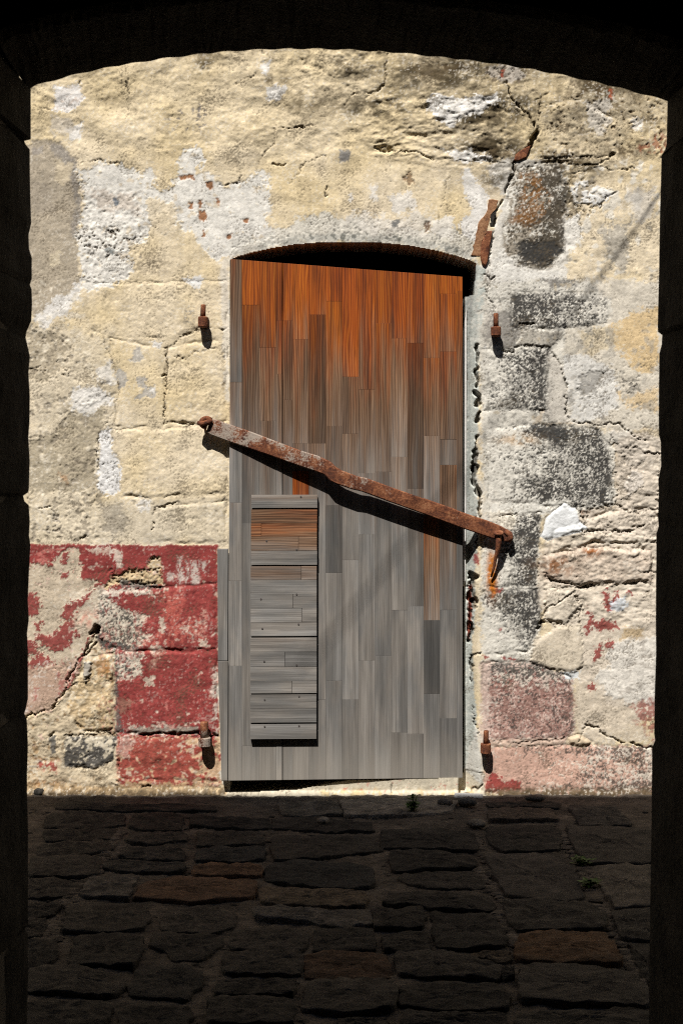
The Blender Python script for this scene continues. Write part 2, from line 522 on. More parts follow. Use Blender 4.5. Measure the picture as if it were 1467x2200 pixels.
# --- lower left, beige with grey bare mortar
paint([(60, 705), (130, 712), (155, 745), (120, 815), (60, 815)], (178, 165, 141), 16, 34, 5, .8, -.003)
paint([(160, 870), (240, 850), (225, 915), (210, 935), (210, 1052), (140, 1060), (60, 1070), (60, 945), (120, 930)], (176, 164, 140), 14, 36, 5, .85, -.003)
speck([(60, 700), (240, 715), (230, 1070), (190, 1165), (60, 1165)], (160, 149, 130), .28, 16, 12, 50, .8, -.003)
speck([(60, 700), (240, 715), (230, 1070), (190, 1165), (60, 1165)], (226, 214, 190), .25, 20, 12, 50, .8, .001)
paint(A3((285, 520), (340, 450), (450, 455), (475, 530), (380, 570), (330, 560)), WHITE, 12, 30, 4, .9)
paint(A3((410, 380), (470, 350), (500, 440), (440, 450)), WHITE, 12, 24, 5, .7)
speck(A3((130, 230), (300, 250), (290, 420), (140, 430)), (120, 108, 92), .22, 9, 12, 30, .8, -.006)
speck(A3((190, 970), (280, 1000), (280, 1110), (190, 1110)), (140, 130, 116), .3, 9, 12, 30, .8, -.005)
paint(A3((255, 830), (290, 835), (285, 865), (255, 860)), (190, 150, 112), 6, 14, 4, .6)
SW = A3((425, 640), (470, 640), (482, 740), (515, 790), (510, 900), (480, 925), (415, 890))
paint(SW, (232, 230, 226), 6, 16, 1.4, .97, -.002)
speck(SW, (120, 116, 108), .25, 5, 3, 16, .85, -.003, 3)
for p in (((590, 280), (612, 330), (600, 350), (555, 345)), ((605, 475), (665, 450), (662, 500), (575, 508)), ((500, 370), (530, 390), (545, 450), (515, 470), (495, 420)), ((585, 420), (625, 415), (620, 460), (590, 455))):
    paint(A3(*p), (182, 177, 168), 6, 14, 1.6, .9, -.001)
paint(A3((640, 262), (690, 270), (680, 298), (655, 285)), WHITE, 4, 10, 1.6, .9)
paint(A3((640, 470), (662, 460), (655, 488)), WHITE, 4, 10, 1.6, .9)
paint(A3((795, 0), (865, 0), (850, 45), (815, 30)), (230, 228, 222), 5, 12, 1.6, .9)
speck(A3((785, 130), (835, 115), (820, 190), (790, 185)), (150, 144, 134), .45, 6, 5, 12, .8)
paint(A3((965, 90), (985, 88), (985, 145), (965, 140)), (112, 108, 102), 4, 10, 1.5, .9)
paint(A3((420, 960), (530, 960), (540, 1030), (500, 1110), (440, 1060)), (176, 166, 148), 16, 26, 3, .8, -.002)
paint(A3((590, 930), (640, 940), (640, 985), (590, 985)), WHITE, 8, 14, 2, .8)
speck(rect(60, 1060, 490, 1168), (180, 168, 146), .18, 14, 8, 30, .8, -.003)

# --- white patches, upper left
W1 = A1((345, 560), (420, 525), (520, 545), (600, 590), (640, 560), (650, 640), (740, 640), (770, 560), (800, 470), (850, 475), (860, 570), (960, 640), (1060, 590), (1110, 570), (1140, 680), (1170, 860), (1000, 900), (930, 950), (860, 900), (830, 840), (760, 780), (700, 740), (640, 830), (560, 900), (560, 1000), (470, 1075), (370, 1065), (330, 900), (345, 800))
paint(W1, (230, 226, 216), 17, 40, 1.6, .95, -.002, .07, .16, 14)
speck(W1, (214, 200, 176), .25, 18, 6, 30, .8)
paint(A1((640, 690), (740, 700), (760, 790), (700, 830), (640, 800), (620, 740)), CREAM, 12, 26, 2, .9, .002)
paint(A1((360, 650), (440, 670), (580, 660), (600, 740), (420, 730)), (205, 193, 178), 14, 30, 5, .85)
speck(A1((330, 820), (520, 800), (600, 860), (560, 930), (380, 910), (320, 870)), (100, 88, 74), .34, 7, 12, 26, .85, -.006)
speck(A1((350, 700), (620, 700), (620, 1040), (350, 1050)), (122, 112, 100), .16, 6, 12, 30, .8, -.004)
relief(A1((340, 640), (640, 640), (600, 1050), (340, 1060)), .003, 18, 3, 10, .5, True)
speck(A1((1000, 780), (1130, 780), (1130, 880), (1000, 880)), (112, 104, 94), .2, 6, 8, 26, .8, -.004)
for p in (((765, 588), (825, 582), (828, 606), (800, 600), (770, 612)), ((876, 620), (905, 615), (908, 645), (892, 656)), ((848, 740), (872, 738), (884, 764), (872, 792), (848, 772)),
          ((845, 694), (860, 694), (858, 726), (846, 722)), ((1036, 776), (1056, 772), (1054, 792), (1038, 792)), ((966, 842), (986, 836), (984, 860), (968, 862)), ((806, 706), (822, 702), (820, 730), (808, 728)), ((922, 686), (936, 684), (932, 714), (922, 712)), ((864, 826), (876, 826), (874, 850), (864, 848))):
    paint(A1(*p), (158, 108, 70), 3, 9, 1.4, .95, -.003)
paint(A1((482, 682), (508, 690), (500, 720), (486, 712)), (108, 116, 124), 3, 9, 1.5, .9, -.002)
paint(A1((445, 892), (490, 905), (480, 922), (448, 912)), (112, 118, 118), 4, 10, 2, .8)
paint(A1((228, 205), (345, 202), (352, 300), (300, 320), (235, 312)), (232, 227, 220), 9, 22, 2, .95, -.0015)
speck(A1((228, 205), (345, 202), (352, 300), (235, 312)), (205, 190, 176), .25, 10, 6, 20, .8)
paint(A1((285, 392), (355, 360), (345, 430), (300, 436)), WHITE, 6, 16, 2, .9)
paint(A1((215, 330), (300, 340), (320, 400), (240, 420), (210, 390)), (210, 200, 184), 10, 24, 4, .7)
paint(A1((1110, 108), (1150, 98), (1142, 168), (1115, 150)), WHITE, 6, 14, 2, .9)
paint(A1((1135, 222), (1170, 205), (1220, 208), (1215, 245), (1180, 270), (1132, 262)), WHITE, 7, 14, 1.6, .95)
speck(A1((720, 330), (880, 290), (860, 395), (740, 380)), (98, 96, 102), .42, 9, 14, 30, .75, -.002)
paint(A1((780, 1028), (860, 1018), (850, 1048), (800, 1046)), (232, 230, 226), 6, 14, 2, .9)
paint(A1((1445, 480), (1490, 490), (1480, 520), (1450, 522)), (140, 138, 134), 5, 12, 2, .9)
stain(325, 570, 40, 20, (120, 108, 90), .5, 10)

# --- white wash round the door arch
ARCH_IN = [(497, 556), (510, 551), (540, 542), (580, 533), (630, 525), (690, 520), (760, 519), (820, 521), (880, 527), (930, 536), (980, 549), (1010, 559), (1024, 566)]
band = [(x, y - 46 - 14 * math.sin(x * .02)) for x, y in ARCH_IN] + ARCH_IN[::-1]
paint(band, (224, 220, 208), 14, 30, 3, .85, -.001)
speck(band, (112, 110, 104), .26, 6, 6, 30, .8, -.002)
paint([(x, y - 16) for x, y in ARCH_IN] + ARCH_IN[::-1], (178, 176, 166), 6, 30, 4, .7)
speck([(x, y - 20) for x, y in ARCH_IN] + ARCH_IN[::-1], (96, 98, 92), .25, 12, 4, 26, .75)
paint([(472, 560), (494, 556), (494, 860), (484, 860), (478, 700)], (226, 218, 202), 6, 40, 3, .8)

# --- top right: mould, white scabs
for a in ((700, 300, 150, 60, .9), (640, 470, 140, 50, .85), (430, 170, 190, 60, .7), (150, 300, 170, 60, .55), (560, 120, 80, 30, .8), (760, 150, 60, 40, .8), (1100, 200, 120, 60, .7),
          (560, 350, 120, 40, .7), (660, 600, 60, 50, .6), (330, 140, 160, 40, .6), (1180, 250, 100, 60, .6), (1000, 560, 130, 40, .7), (40, 130, 80, 50, .5)):
    stain(730 + a[0] / 1.99, 80 + a[1] / 1.99, a[2] / 1.99, a[3] / 1.99, (74, 65, 47), a[4], 30, 0, .7)
    stain(730 + a[0] / 1.99, 80 + a[1] / 1.99, a[2] / 1.6, a[3] / 1.6, (92, 80, 58), a[4] * .7, 9, .12, .8)
for a in ((1290, 200, 90, 30, .7), (1240, 270, 70, 30, .55), (1350, 320, 70, 26, .6), (1215, 335, 50, 20, .7), (1390, 250, 50, 40, .45), (1120, 120, 60, 30, .6), (960, 140, 70, 20, .6), (1060, 330, 80, 16, .6), (1230, 430, 20, 40, .5)):
    stain(a[0], a[1], a[2], a[3], (88, 74, 52), a[4], 14, 0, .8)
for a in ((870, 120, 60, 50, .6), (1300, 280, 120, 60, .5), (1150, 180, 100, 30, .5), (900, 60, 200, 40, .4)):
    stain(a[0] / 1.98, 80 + a[1] / 1.98, a[2] / 1.98, a[3] / 1.98, (110, 96, 70), a[4], 20, 0, .8)
for p in (((360, 265), (420, 250), (560, 270), (640, 250), (690, 270), (600, 330), (500, 340), (480, 390), (400, 340)), ((450, 490), (560, 480), (650, 520), (560, 530), (470, 520))):
    paint(A2(*p), WHITE, 11, 22, 1.6, .92)
    speck(A2(*p), (130, 122, 104), .28, 7, 6, 20, .7)
paint(A2((520, 600), (545, 558), (600, 640), (640, 690), (640, 750), (600, 800), (590, 880), (520, 850), (510, 790), (560, 760), (530, 650)), WHITE, 7, 20, 1.6, .95)
paint(A2((400, 780), (480, 760), (482, 860), (380, 850)), (228, 222, 210), 8, 20, 1.6, .9)
paint(A2((20, 770), (120, 750), (250, 790), (330, 740), (390, 790), (360, 850), (100, 830)), (226, 219, 206), 16, 22, 2, .8)
for p in (((125, 640), (160, 640), (155, 700), (130, 690)), ((205, 680), (300, 660), (330, 720), (240, 760)), ((35, 670), (60, 668), (58, 700), (38, 700))):
    paint(A2(*p), (230, 225, 215), 8, 14, 1.6, .8)
paint(A2((0, 480), (45, 490), (40, 530), (0, 535)), (140, 136, 130), 5, 12, 2, .9)
paint(A2((270, 600), (300, 570), (320, 620), (290, 630)), (140, 112, 82), 5, 10, 2, .8, -.004)
paint(A2((225, 785), (262, 775), (245, 812), (220, 812)), (112, 112, 110), 3, 8, 2, .9)
paint(A2((360, 790), (388, 782), (385, 822), (365, 830)), (112, 86, 66), 3, 8, 1.6, .9, -.004)
paint(A2((630, 120), (760, 110), (790, 160), (740, 190), (640, 180)), (200, 190, 176), 10, 16, 2, .8)
speck(A2((600, 100), (800, 100), (800, 200), (620, 190)), (90, 76, 60), .35, 8, 10, 22, .8, -.004)
paint(A2((685, 140), (705, 140), (700, 170), (690, 175)), (150, 70, 50), 3, 7, 1.5, .9)
# right end
RE = A2((860, 300), (960, 240), (1120, 230), (1400, 260), (1400, 520), (1160, 510), (1000, 560), (860, 540))
speck(RE, (190, 176, 148), .4, 20, 10, 30, .6)
speck(RE, (116, 98, 70), .22, 9, 10, 30, .8, -.005)
paint(A2((1050, 280), (1140, 260), (1150, 380), (1100, 420), (1060, 380)), (214, 206, 192), 12, 20, 2, .8)
paint(A2((1240, 350), (1300, 340), (1290, 400), (1250, 390)), (222, 216, 204), 8, 14, 2, .8)
speck(A2((1270, 450), (1390, 400), (1395, 480), (1290, 500)), (150, 92, 66), .42, 12, 8, 24, .75, -.003)
paint(A2((1150, 220), (1165, 225), (1160, 265), (1148, 260)), (170, 90, 60), 3, 7, 2, .8)
paint(A2((980, 650), (1030, 612), (1090, 635), (1180, 660), (1110, 720), (1010, 712)), (228, 226, 220), 6, 18, 1.6, .95, .002)
paint(A2((1110, 830), (1200, 780), (1240, 860), (1210, 1000), (1150, 960)), (176, 170, 158), 14, 26, 4, .8)
speck(A2((960, 560), (1380, 520), (1380, 1060), (960, 1060)), (168, 160, 144), .22, 22, 10, 40, .8, -.002)
speck(A2((960, 560), (1380, 520), (1380, 1060), (960, 1060)), (228, 222, 208), .25, 26, 10, 40, .8)
speck(A2((940, 560), (1060, 600), (1120, 720), (1040, 780), (960, 760)), (150, 134, 104), .45, 10, 10, 24, .8, -.006)
paint(A2((960, 780), (1020, 760), (1030, 860), (1000, 920), (950, 900)), (232, 228, 218), 7, 18, 2, .9)
paint(A2((1240, 640), (1350, 660), (1340, 780), (1250, 790)), (206, 200, 190), 12, 24, 4, .7)

# --- dark basalt block under the iron, flaked white
SP24 = [(1105, 358), (1200, 354), (1214, 400), (1210, 540), (1165, 580), (1085, 565), (1080, 500), (1092, 420)]
paint(SP24, (226, 221, 208), 8, 20, 3, .9)
speck(SP24, (120, 104, 80), .55, 10, 16, 40, .7)
speck(SP24, (70, 62, 50), .52, 5.5, 16, 40, .92, -.002, grad=lambda X, Y: .35 * np.exp(-((X - 1160) / 50) ** 2 - ((Y - 545) / 30) ** 2) + .25 * (X - 1150) / 60)
speck(A2((775, 590), (860, 600), (900, 720), (820, 810), (720, 800), (780, 700)), (132, 92, 50), .6, 8, 10, 24, .85)
paint(A2((745, 880), (900, 870), (950, 920), (880, 975), (780, 950)), (62, 61, 59), 9, 16, 3, .9, -.002)
paint(A2((650, 960), (700, 900), (760, 980), (840, 1000), (960, 1010), (900, 1040), (640, 1040)), (228, 224, 214), 8, 20, 3, .9)
paint(A2((850, 1040), (960, 1030), (1010, 1060), (920, 1075), (850, 1070)), (128, 124, 118), 8, 16, 3, .85)

# --- right: plaster field
paint(A4((1240, 130), (1360, 120), (1360, 330), (1330, 400), (1250, 380), (1180, 300), (1150, 200)), (222, 194, 146), 14, 44, 4, .9)
paint(A4((1170, 450), (1210, 500), (1360, 470), (1360, 560), (1230, 540), (1170, 520)), (220, 193, 148), 12, 30, 5, .8)
paint(A4((1030, 220), (1180, 200), (1170, 300), (1040, 330)), (218, 202, 170), 14, 30, 5, .8)
paint(A4((970, 330), (1060, 330), (1180, 400), (1190, 540), (1060, 620), (980, 600), (960, 440)), (222, 219, 211), 12, 36, 4, .9)
paint(A4((1015, 420), (1070, 390), (1140, 395), (1110, 450), (1090, 500), (1030, 500)), (150, 146, 138), 9, 18, 5, .75, -.004)
speck(A4((1190, 410), (1280, 420), (1280, 480), (1200, 490)), (108, 104, 98), .45, 7, 12, 20, .75, -.004)
paint(A4((960, 480), (1000, 470), (1000, 520), (970, 520)), (152, 147, 138), 6, 12, 3, .8)
speck(A4((960, 130), (1360, 130), (1360, 640), (960, 620)), (168, 162, 150), .3, 26, 10, 40, .6)
speck(A4((960, 330), (1360, 330), (1360, 640), (960, 620)), (140, 134, 122), .2, 8, 10, 30, .8, -.003)
paint(A4((880, 310), (920, 320), (960, 400), (970, 560), (1000, 620), (900, 620), (860, 560), (885, 420)), (206, 199, 186), 5, 26, 3, .95, .003)
paint(A4((1180, 640), (1230, 650), (1360, 660), (1360, 740), (1300, 700), (1180, 690)), (168, 160, 146), 9, 24, 3, .8)
paint(A4((770, 215), (960, 222), (900, 285), (830, 292), (770, 280)), (188, 181, 167), 7, 22, 2, .95, .003)
paint(A4((640, 130), (720, 130), (770, 220), (760, 300), (690, 290), (600, 290), (600, 250)), (150, 145, 137), 8, 22, 3, .9, -.001)
paint(A4((600, 290), (625, 285), (622, 305), (600, 305)), WHITE, 3, 8, 1.5, .9)
paint(A4((600, 20), (1100, 0), (1100, 50), (740, 60), (720, 130), (640, 130)), (226, 221, 208), 8, 24, 3, .85)
paint(A4((870, 0), (1000, 5), (1010, 30), (900, 35)), (132, 128, 122), 6, 14, 3, .8)
paint(A4((1170, 700), (1360, 750), (1370, 1100), (1030, 1090), (1030, 990), (1180, 960)), (204, 188, 163), 8, 30, 3, .95, -.006)
paint(A4((1230, 650), (1320, 700), (1310, 760), (1250, 800), (1180, 730), (1160, 650)), (214, 207, 194), 9, 22, 2, .95, .004)
paint(A4((1210, 875), (1250, 820), (1292, 828), (1290, 880), (1240, 925), (1225, 905)), (214, 220, 226), 5, 14, 1.5, .95, .003)
paint(A4((1030, 1000), (1160, 985), (1170, 1010), (1040, 1020)), (150, 96, 62), 8, 14, 3, .7)
paint(A4((1110, 1110), (1170, 1100), (1170, 1140), (1115, 1145)), (146, 136, 124), 5, 12, 2, .85)
speck(A4((1030, 980), (1360, 960), (1360, 1160), (1030, 1160)), (110, 88, 62), .2, 9, 10, 24, .75, -.006)

# --- basalt blocks on the right flank, black under white lime specks
SP12 = [(1094, 630), (1278, 628), (1308, 645), (1303, 695), (1182, 708), (1102, 706)]
SP13 = [(1031, 752), (1177, 746), (1172, 881), (1036, 881)]
SP14 = [(1041, 922), (1152, 911), (1283, 922), (1303, 952), (1315, 1082), (1237, 1092), (1052, 1077)]
SP15 = [(1085, 1108), (1160, 1102), (1152, 1258), (1040, 1262), (1036, 1165)]
SP16 = [(1036, 1272), (1157, 1266), (1161, 1346), (1132, 1401), (1036, 1406)]
SP17 = [(1036, 1424), (1142, 1421), (1227, 1456), (1232, 1572), (1212, 1587), (1041, 1592)]
SP18 = [(1046, 1604), (1212, 1600), (1498, 1606), (1498, 1712), (1182, 1712), (1036, 1702)]
FLANK = [(1046, 596), (1300, 600), (1300, 730), (1180, 760), (1185, 905), (1300, 905), (1320, 1095), (1165, 1110), (1160, 1420), (1036, 1420), (1040, 700)]
speck(FLANK, (150, 146, 136), .30, 11, 12, 50, .7, -.0006)
speck(FLANK, (84, 82, 78), .19, 5, 12, 50, .8, -.001)
speck(FLANK, (206, 190, 160), .13, 16, 12, 50, .6)
for sp, de, gr in ((SP12, .5, lambda X, Y: -.2 * (X - 1200) / 100), (SP13, .47, lambda X, Y: .28 * (X - 1105) / 70 - .06),
                   (SP14, .42, lambda X, Y: .30 * (X - 1190) / 130 + .5 * np.exp(-((X - 1180) / 40) ** 2 - ((Y - 925) / 18) ** 2) + .4 * np.exp(-((X - 1160) / 50) ** 2 - ((Y - 1050) / 26) ** 2)),
                   (SP15, .44, lambda X, Y: .32 * (X - 1100) / 50), (SP16, .42, lambda X, Y: .32 * (X - 1095) / 60 - .35 * (Y - 1330) / 70)):
    paint(sp, (222, 217, 204), 9, 26, 2, .85)
    speck(sp, (128, 124, 116), de + .08, 9, 8, 30, .7, -.0006, 5, 1, gr)
    speck(sp, (64, 62, 59), de + .03, 5, 8, 30, .95, -.0018, 6, 1, gr)
    speck(sp, (230, 225, 212), .27, 4.6, 6, 30, .9, .0012, 4)
paint(A4((820, 625), (930, 630), (990, 660), (960, 700), (860, 680)), (66, 65, 63), 8, 16, 4, .85)
paint(A4((830, 600), (870, 560), (860, 620), (1080, 615), (830, 618)), (206, 190, 166), 4, 16, 2, .8)
stain(1110, 945, 40, 12, (200, 160, 110), .4, 14)
paint(A4((860, 950), (1010, 940), (870, 1010), (800, 1000), (640, 1000), (640, 960)), (230, 226, 214), 6, 18, 2, .9)
paint(A4((630, 1000), (740, 990), (760, 1060), (700, 1080), (640, 1060)), (222, 214, 196), 6, 18, 2, .9, .002)
# rubble on the right
paint(RUB, (213, 201, 184), 10, 40, 6, .85)
paint([(1167, 1195), (1262, 1175), (1400, 1180), (1400, 1250), (1282, 1258), (1232, 1258), (1172, 1246)], (207, 190, 171), 7, 24, 3, .8, .004)
stain(1195, 1215, 40, 24, (140, 102, 74), .7, 20)
stain(1270, 1185, 22, 12, (150, 96, 56), .7, 10)
paint([(1172, 1256), (1232, 1266), (1247, 1306), (1212, 1341), (1167, 1331)], (218, 206, 186), 6, 20, 2, .85, .006)
paint([(1147, 1376), (1197, 1343), (1247, 1343), (1252, 1431), (1227, 1446), (1167, 1436), (1137, 1421)], (213, 200, 178), 6, 22, 2, .95, .004)
paint(A6((1160, 465), (1290, 440), (1335, 430), (1500, 430), (1500, 700), (1250, 720), (1130, 690), (1100, 600), (1140, 560)), (228, 222, 210), 12, 30, 3, .92, .002)
speck(A6((1160, 465), (1335, 440), (1335, 700), (1130, 690)), (178, 170, 158), .24, 12, 6, 26, .7, 0, 8, .5)
paint(A6((1210, 390), (1300, 400), (1280, 440), (1200, 440)), (196, 172, 134), 8, 20, 3, .85)
paint(A6((1000, 620), (1100, 640), (1140, 720), (1240, 720), (1330, 880), (1110, 890), (1030, 840), (1000, 760)), (212, 198, 176), 10, 30, 4, .85)
speck(A6((1235, 715), (1335, 700), (1500, 700), (1500, 880), (1335, 880), (1290, 820)), (158, 92, 82), .5, 12, 10, 26, .8)
for p in (((1122, 238), (1142, 232), (1152, 280), (1190, 236), (1186, 300), (1140, 330), (1130, 290)), ((1045, 315), (1070, 330), (1090, 370), (1140, 360), (1190, 380), (1190, 398), (1110, 412), (1070, 380)),
          ((1045, 385), (1072, 380), (1068, 420), (1046, 424)), ((1140, 455), (1166, 450), (1166, 486), (1140, 486)), ((1095, 475), (1120, 470), (1110, 530), (1078, 540)), ((1058, 640), (1085, 630), (1090, 658), (1060, 665)), ((1225, 232), (1255, 240), (1250, 256), (1228, 250))):
    paint(A6(*p), (146, 56, 52), 7, 9, 1.2, .9)
paint(A6((1150, 290), (1220, 260), (1228, 300), (1200, 325), (1160, 320)), (216, 222, 226), 5, 12, 1.5, .85, .002)
# block with washed out pink
paint(SP17, (214, 202, 188), 6, 20, 2, .9)
speck(SP17, (70, 66, 62), .5, 6, 7, 26, .88, -.0015, 6, 1, lambda X, Y: .35 - .9 * (Y - 1425) / 90)
speck(SP17, (146, 100, 90), .7, 9, 7, 26, .85, 0, 6, 1, lambda X, Y: -.5 + .9 * (Y - 1440) / 70)
speck(SP17, (196, 160, 146), .28, 7, 7, 26, .75, .001, 6, 1, lambda X, Y: .3 * (Y - 1500) / 100)
speck(SP17, (88, 80, 74), .25, 7, 7, 26, .75, -.001, 6, 1, lambda X, Y: .4 * (X - 1190) / 50 - .1)
speck(SP17, (214, 190, 176), .34, 5, 7, 26, .8, .0008)
speck(SP17, (70, 62, 58), .30, 5, 7, 26, .85, -.001)
paint(A6((950, 585), (1025, 580), (1020, 610), (960, 615)), (220, 224, 224), 5, 10, 1.5, .9)
paint(SP18, (208, 168, 150), 5, 20, 2, .92)
speck(SP18, (84, 78, 72), .36, 6, 6, 24, .85, -.0015, 6, 1, lambda X, Y: .25 * (X - 1250) / 150 + .35 * np.abs(Y - 1655) / 50 - .15)
speck(SP18, (230, 218, 200), .3, 6, 6, 24, .8, .0008, 6, 1, lambda X, Y: .2 * (X - 1250) / 150)
paint(A6((612, 1088), (640, 1022), (680, 1014), (692, 1052), (775, 1052), (772, 1085), (700, 1095)), (158, 62, 58), 6, 14, 1.4, .92)
paint([(1040, 1588), (1215, 1586), (1215, 1602), (1050, 1604)], (200, 174, 156), 4, 20, 2, .9, .003)
paint(A6((600, 545), (640, 540), (640, 880), (600, 900)), (212, 188, 174), 6, 20, 3, .75)
for p in (((640, 228), (700, 230), (690, 245), (660, 245), (650, 262)), ((690, 522), (752, 526), (750, 532), (692, 530)), ((610, 515), (640, 520), (620, 530)), ((680, 395), (694, 393), (692, 406), (682, 406))):
    paint(A6(*p), (146, 60, 56), 3, 7, 1.2, .9)
# rust run below the bolt
speck([(1052, 1190), (1064, 1190), (1062, 1275), (1050, 1262)], (196, 124, 40), .75, 12, 4, 14, .9)
stain(1056, 1235, 10, 40, (190, 112, 36), .9, 12, -.3)

# --- red dado on the left
REDP = [(50, 1169), (468, 1172), (472, 1690), (250, 1690), (248, 1400), (205, 1360), (160, 1470), (50, 1540)]
w, m, X, Y, d = mask(REDP, 3.2, 90, 1.4)
rn = 1 + .2 * fbm(X, Y, 24, 4, ns())
COL[w] += (lin(*RED) * rn[..., None] - COL[w]) * m[..., None]; HT[w] += .0015 * m
speck(rect(60, 1172, 468, 1180), (122, 52, 52), .4, 20, 3, 20, .6)
speck(rect(60, 1175, 140, 1215), (196, 120, 110), .3, 14, 6, 20, .8, 0, 6, .4)
# bare areas
B1 = A5((100, 130), (220, 125), (262, 66), (330, 60), (365, 180), (415, 190), (440, 240), (425, 300), (410, 390), (340, 520), (300, 570), (100, 570), (100, 350))
paint(B1, (202, 186, 162), 9, 24, 1.3, 1, -.0025)
paint(A5((300, 240), (440, 220), (420, 380), (330, 420), (290, 380)), (212, 198, 176), 8, 24, 2, .7)
for p in (((110, 250), (150, 245), (178, 300), (160, 345), (110, 345)), ((285, 290), (350, 268), (385, 240), (408, 205), (412, 225), (350, 300), (312, 330), (318, 395), (300, 470), (240, 500), (150, 445), (160, 420), (230, 420), (280, 372), (262, 345)),
          ((265, 165), (290, 160), (285, 195), (268, 190)), ((270, 62), (292, 70), (285, 130), (262, 120)), ((105, 440), (160, 460), (160, 500), (110, 520)), ((110, 540), (180, 500), (225, 540), (260, 560), (190, 575), (110, 570)), ((318, 415), (345, 420), (342, 434), (320, 434)), ((150, 372), (180, 368), (170, 400), (155, 400))):
    paint(A5(*p), RED, 8, 10, 1.2, .95, .002)
stain(190, 1330, 30, 18, (214, 150, 130), .5, 20)
paint(A5((100, 560), (330, 540), (300, 610), (270, 690), (210, 745), (100, 775)), (196, 168, 146), 8, 30, 4, .95, -.001)
speck(A5((100, 545), (330, 530), (270, 690), (100, 770)), (172, 104, 96), .32, 14, 8, 26, .75)
speck(A5((100, 545), (330, 530), (270, 690), (100, 770)), (228, 216, 204), .2, 9, 8, 26, .8)
paint(LRUB, (199, 182, 153), 5, 20, 2, .97, -.004)
paint([(190, 1412), (243, 1404), (245, 1569), (177, 1574), (140, 1515), (155, 1478)], (204, 178, 136), 5, 20, 3, .7)
speck(LRUB, (224, 208, 178), .35, 18, 6, 26, .75)
speck(LRUB, (150, 118, 78), .22, 14, 6, 26, .7, -.003)
stain(95, 1690, 60, 14, (180, 130, 80), .6, 14)
# tan rubble hole at the top of the red
paint(A5((470, 175), (560, 140), (630, 150), (640, 90), (680, 95), (695, 210), (600, 215), (500, 205), (440, 235)), (206, 184, 146), 6, 14, 1.5, .97, -.006)
relief(A5((460, 130), (690, 130), (690, 220), (460, 220)), .006, 14, 4, 8, .6, True)
speck(A5((470, 170), (690, 150), (690, 215), (480, 215)), (130, 96, 60), .26, 9, 6, 16, .8, -.006)
paint(A5((500, 185), (690, 212), (690, 232), (520, 225)), (104, 100, 94), 5, 12, 1.5, .9, -.004)
paint(A5((425, 235), (520, 225), (640, 235), (660, 262), (600, 250), (520, 245), (450, 262), (432, 300)), (222, 212, 194), 6, 12, 1.3, .9)
paint(A5((470, 60), (520, 70), (525, 140), (500, 140), (480, 100)), (214, 196, 180), 7, 12, 1.3, .9)
paint(A5((370, 60), (470, 50), (460, 78), (400, 74)), (206, 180, 162), 6, 12, 1.3, .85)
for x0, x1, y0, y1 in ((757, 775, 90, 200), (795, 805, 110, 200), (815, 850, 110, 205), (862, 875, 115, 165), (715, 740, 160, 195), (770, 790, 150, 195)):
    speck(A5((x0, y0), (x1, y0), (x1, y1), (x0, y1)), (206, 192, 180), .62, 7, 4, 14, .9, -.001, 4, 2.0)
# speckled basalt showing through
for p in (((428, 245), (500, 290), (545, 325), (630, 345), (600, 400), (640, 440), (600, 485), (440, 482), (412, 440)), ((495, 500), (612, 500), (602, 600), (500, 610))):
    paint(A5(*p), (216, 204, 184), 7, 14, 1.4, .97, -.002)
    speck(A5(*p), (74, 71, 66), .48, 5.5, 5, 20, .92, -.0015)
paint(A5((412, 400), (440, 440), (560, 470), (620, 470), (600, 490), (430, 488)), (84, 82, 78), 4, 12, 2, .85)
paint(A5((488, 485), (500, 490), (505, 700), (525, 835), (490, 840)), (98, 94, 88), 4, 20, 2, .85)
paint(A5((500, 680), (560, 700), (560, 730), (530, 760), (500, 740)), (158, 112, 96), 8, 14, 2, .85)
WORN = A5((690, 230), (780, 215), (775, 350), (860, 340), (880, 430), (780, 470), (640, 490), (610, 450), (700, 400))
speck(WORN, (198, 106, 92), .5, 12, 10, 26, .7, 0, 8, 1.6)
speck(WORN, (222, 170, 152), .16, 8, 10, 26, .8)
for p in (((855, 445), (888, 445), (886, 478), (842, 478)), ((680, 350), (705, 350), (700, 420), (680, 415)), ((640, 470), (690, 470), (680, 500), (640, 500)), ((615, 600), (660, 600), (655, 640), (620, 640)), ((580, 335), (640, 345), (600, 370)), ((600, 415), (650, 425), (630, 450))):
    paint(A5(*p), (214, 194, 174), 5, 9, 1.2, .92, -.001)
speck(A5((855, 310), (880, 310), (880, 430), (860, 430)), (224, 180, 160), .5, 9, 4, 14, .85, 0, 4, 2)
speck(A5((640, 500), (700, 490), (660, 560), (640, 560)), (190, 150, 130), .5, 8, 6, 14, .8)
speck(A5((540, 770), (930, 740), (930, 800), (840, 800), (840, 845), (560, 845)), (206, 186, 168), .42, 9, 7, 18, .9, -.001, 5, 1, lambda X, Y: .6 * (Y - 1560) / 18)
paint(A5((560, 818), (840, 815), (840, 845), (560, 845)), (150, 140, 128), 5, 10, 2, .85)
paint(A5((700, 705), (712, 705), (718, 745), (708, 745)), (220, 150, 138), 2, 8, 1.2, .8)
speck(A5((905, 560), (932, 560), (940, 1060), (915, 1060)), (226, 212, 196), .5, 10, 5, 18, .9)
speck(rect(215, 1262, 468, 1575), (206, 130, 116),   .06, 5, 4, 20, .8)
speck(rect(62, 1172, 468, 1262), (206, 130, 116), .06, 5, 4, 20, .8)
speck(rect(62, 1172, 468, 1600), (212, 184, 166), .17, 12, 8, 60, .85, -.0008)
speck(rect(215, 1262, 468, 1575), (176, 86, 80), .3, 14, 8, 40, .5, 0, 8, 1.8)
speck(rect(215, 1262, 468, 1575), (104, 40, 42), .2, 8, 8, 40, .5)
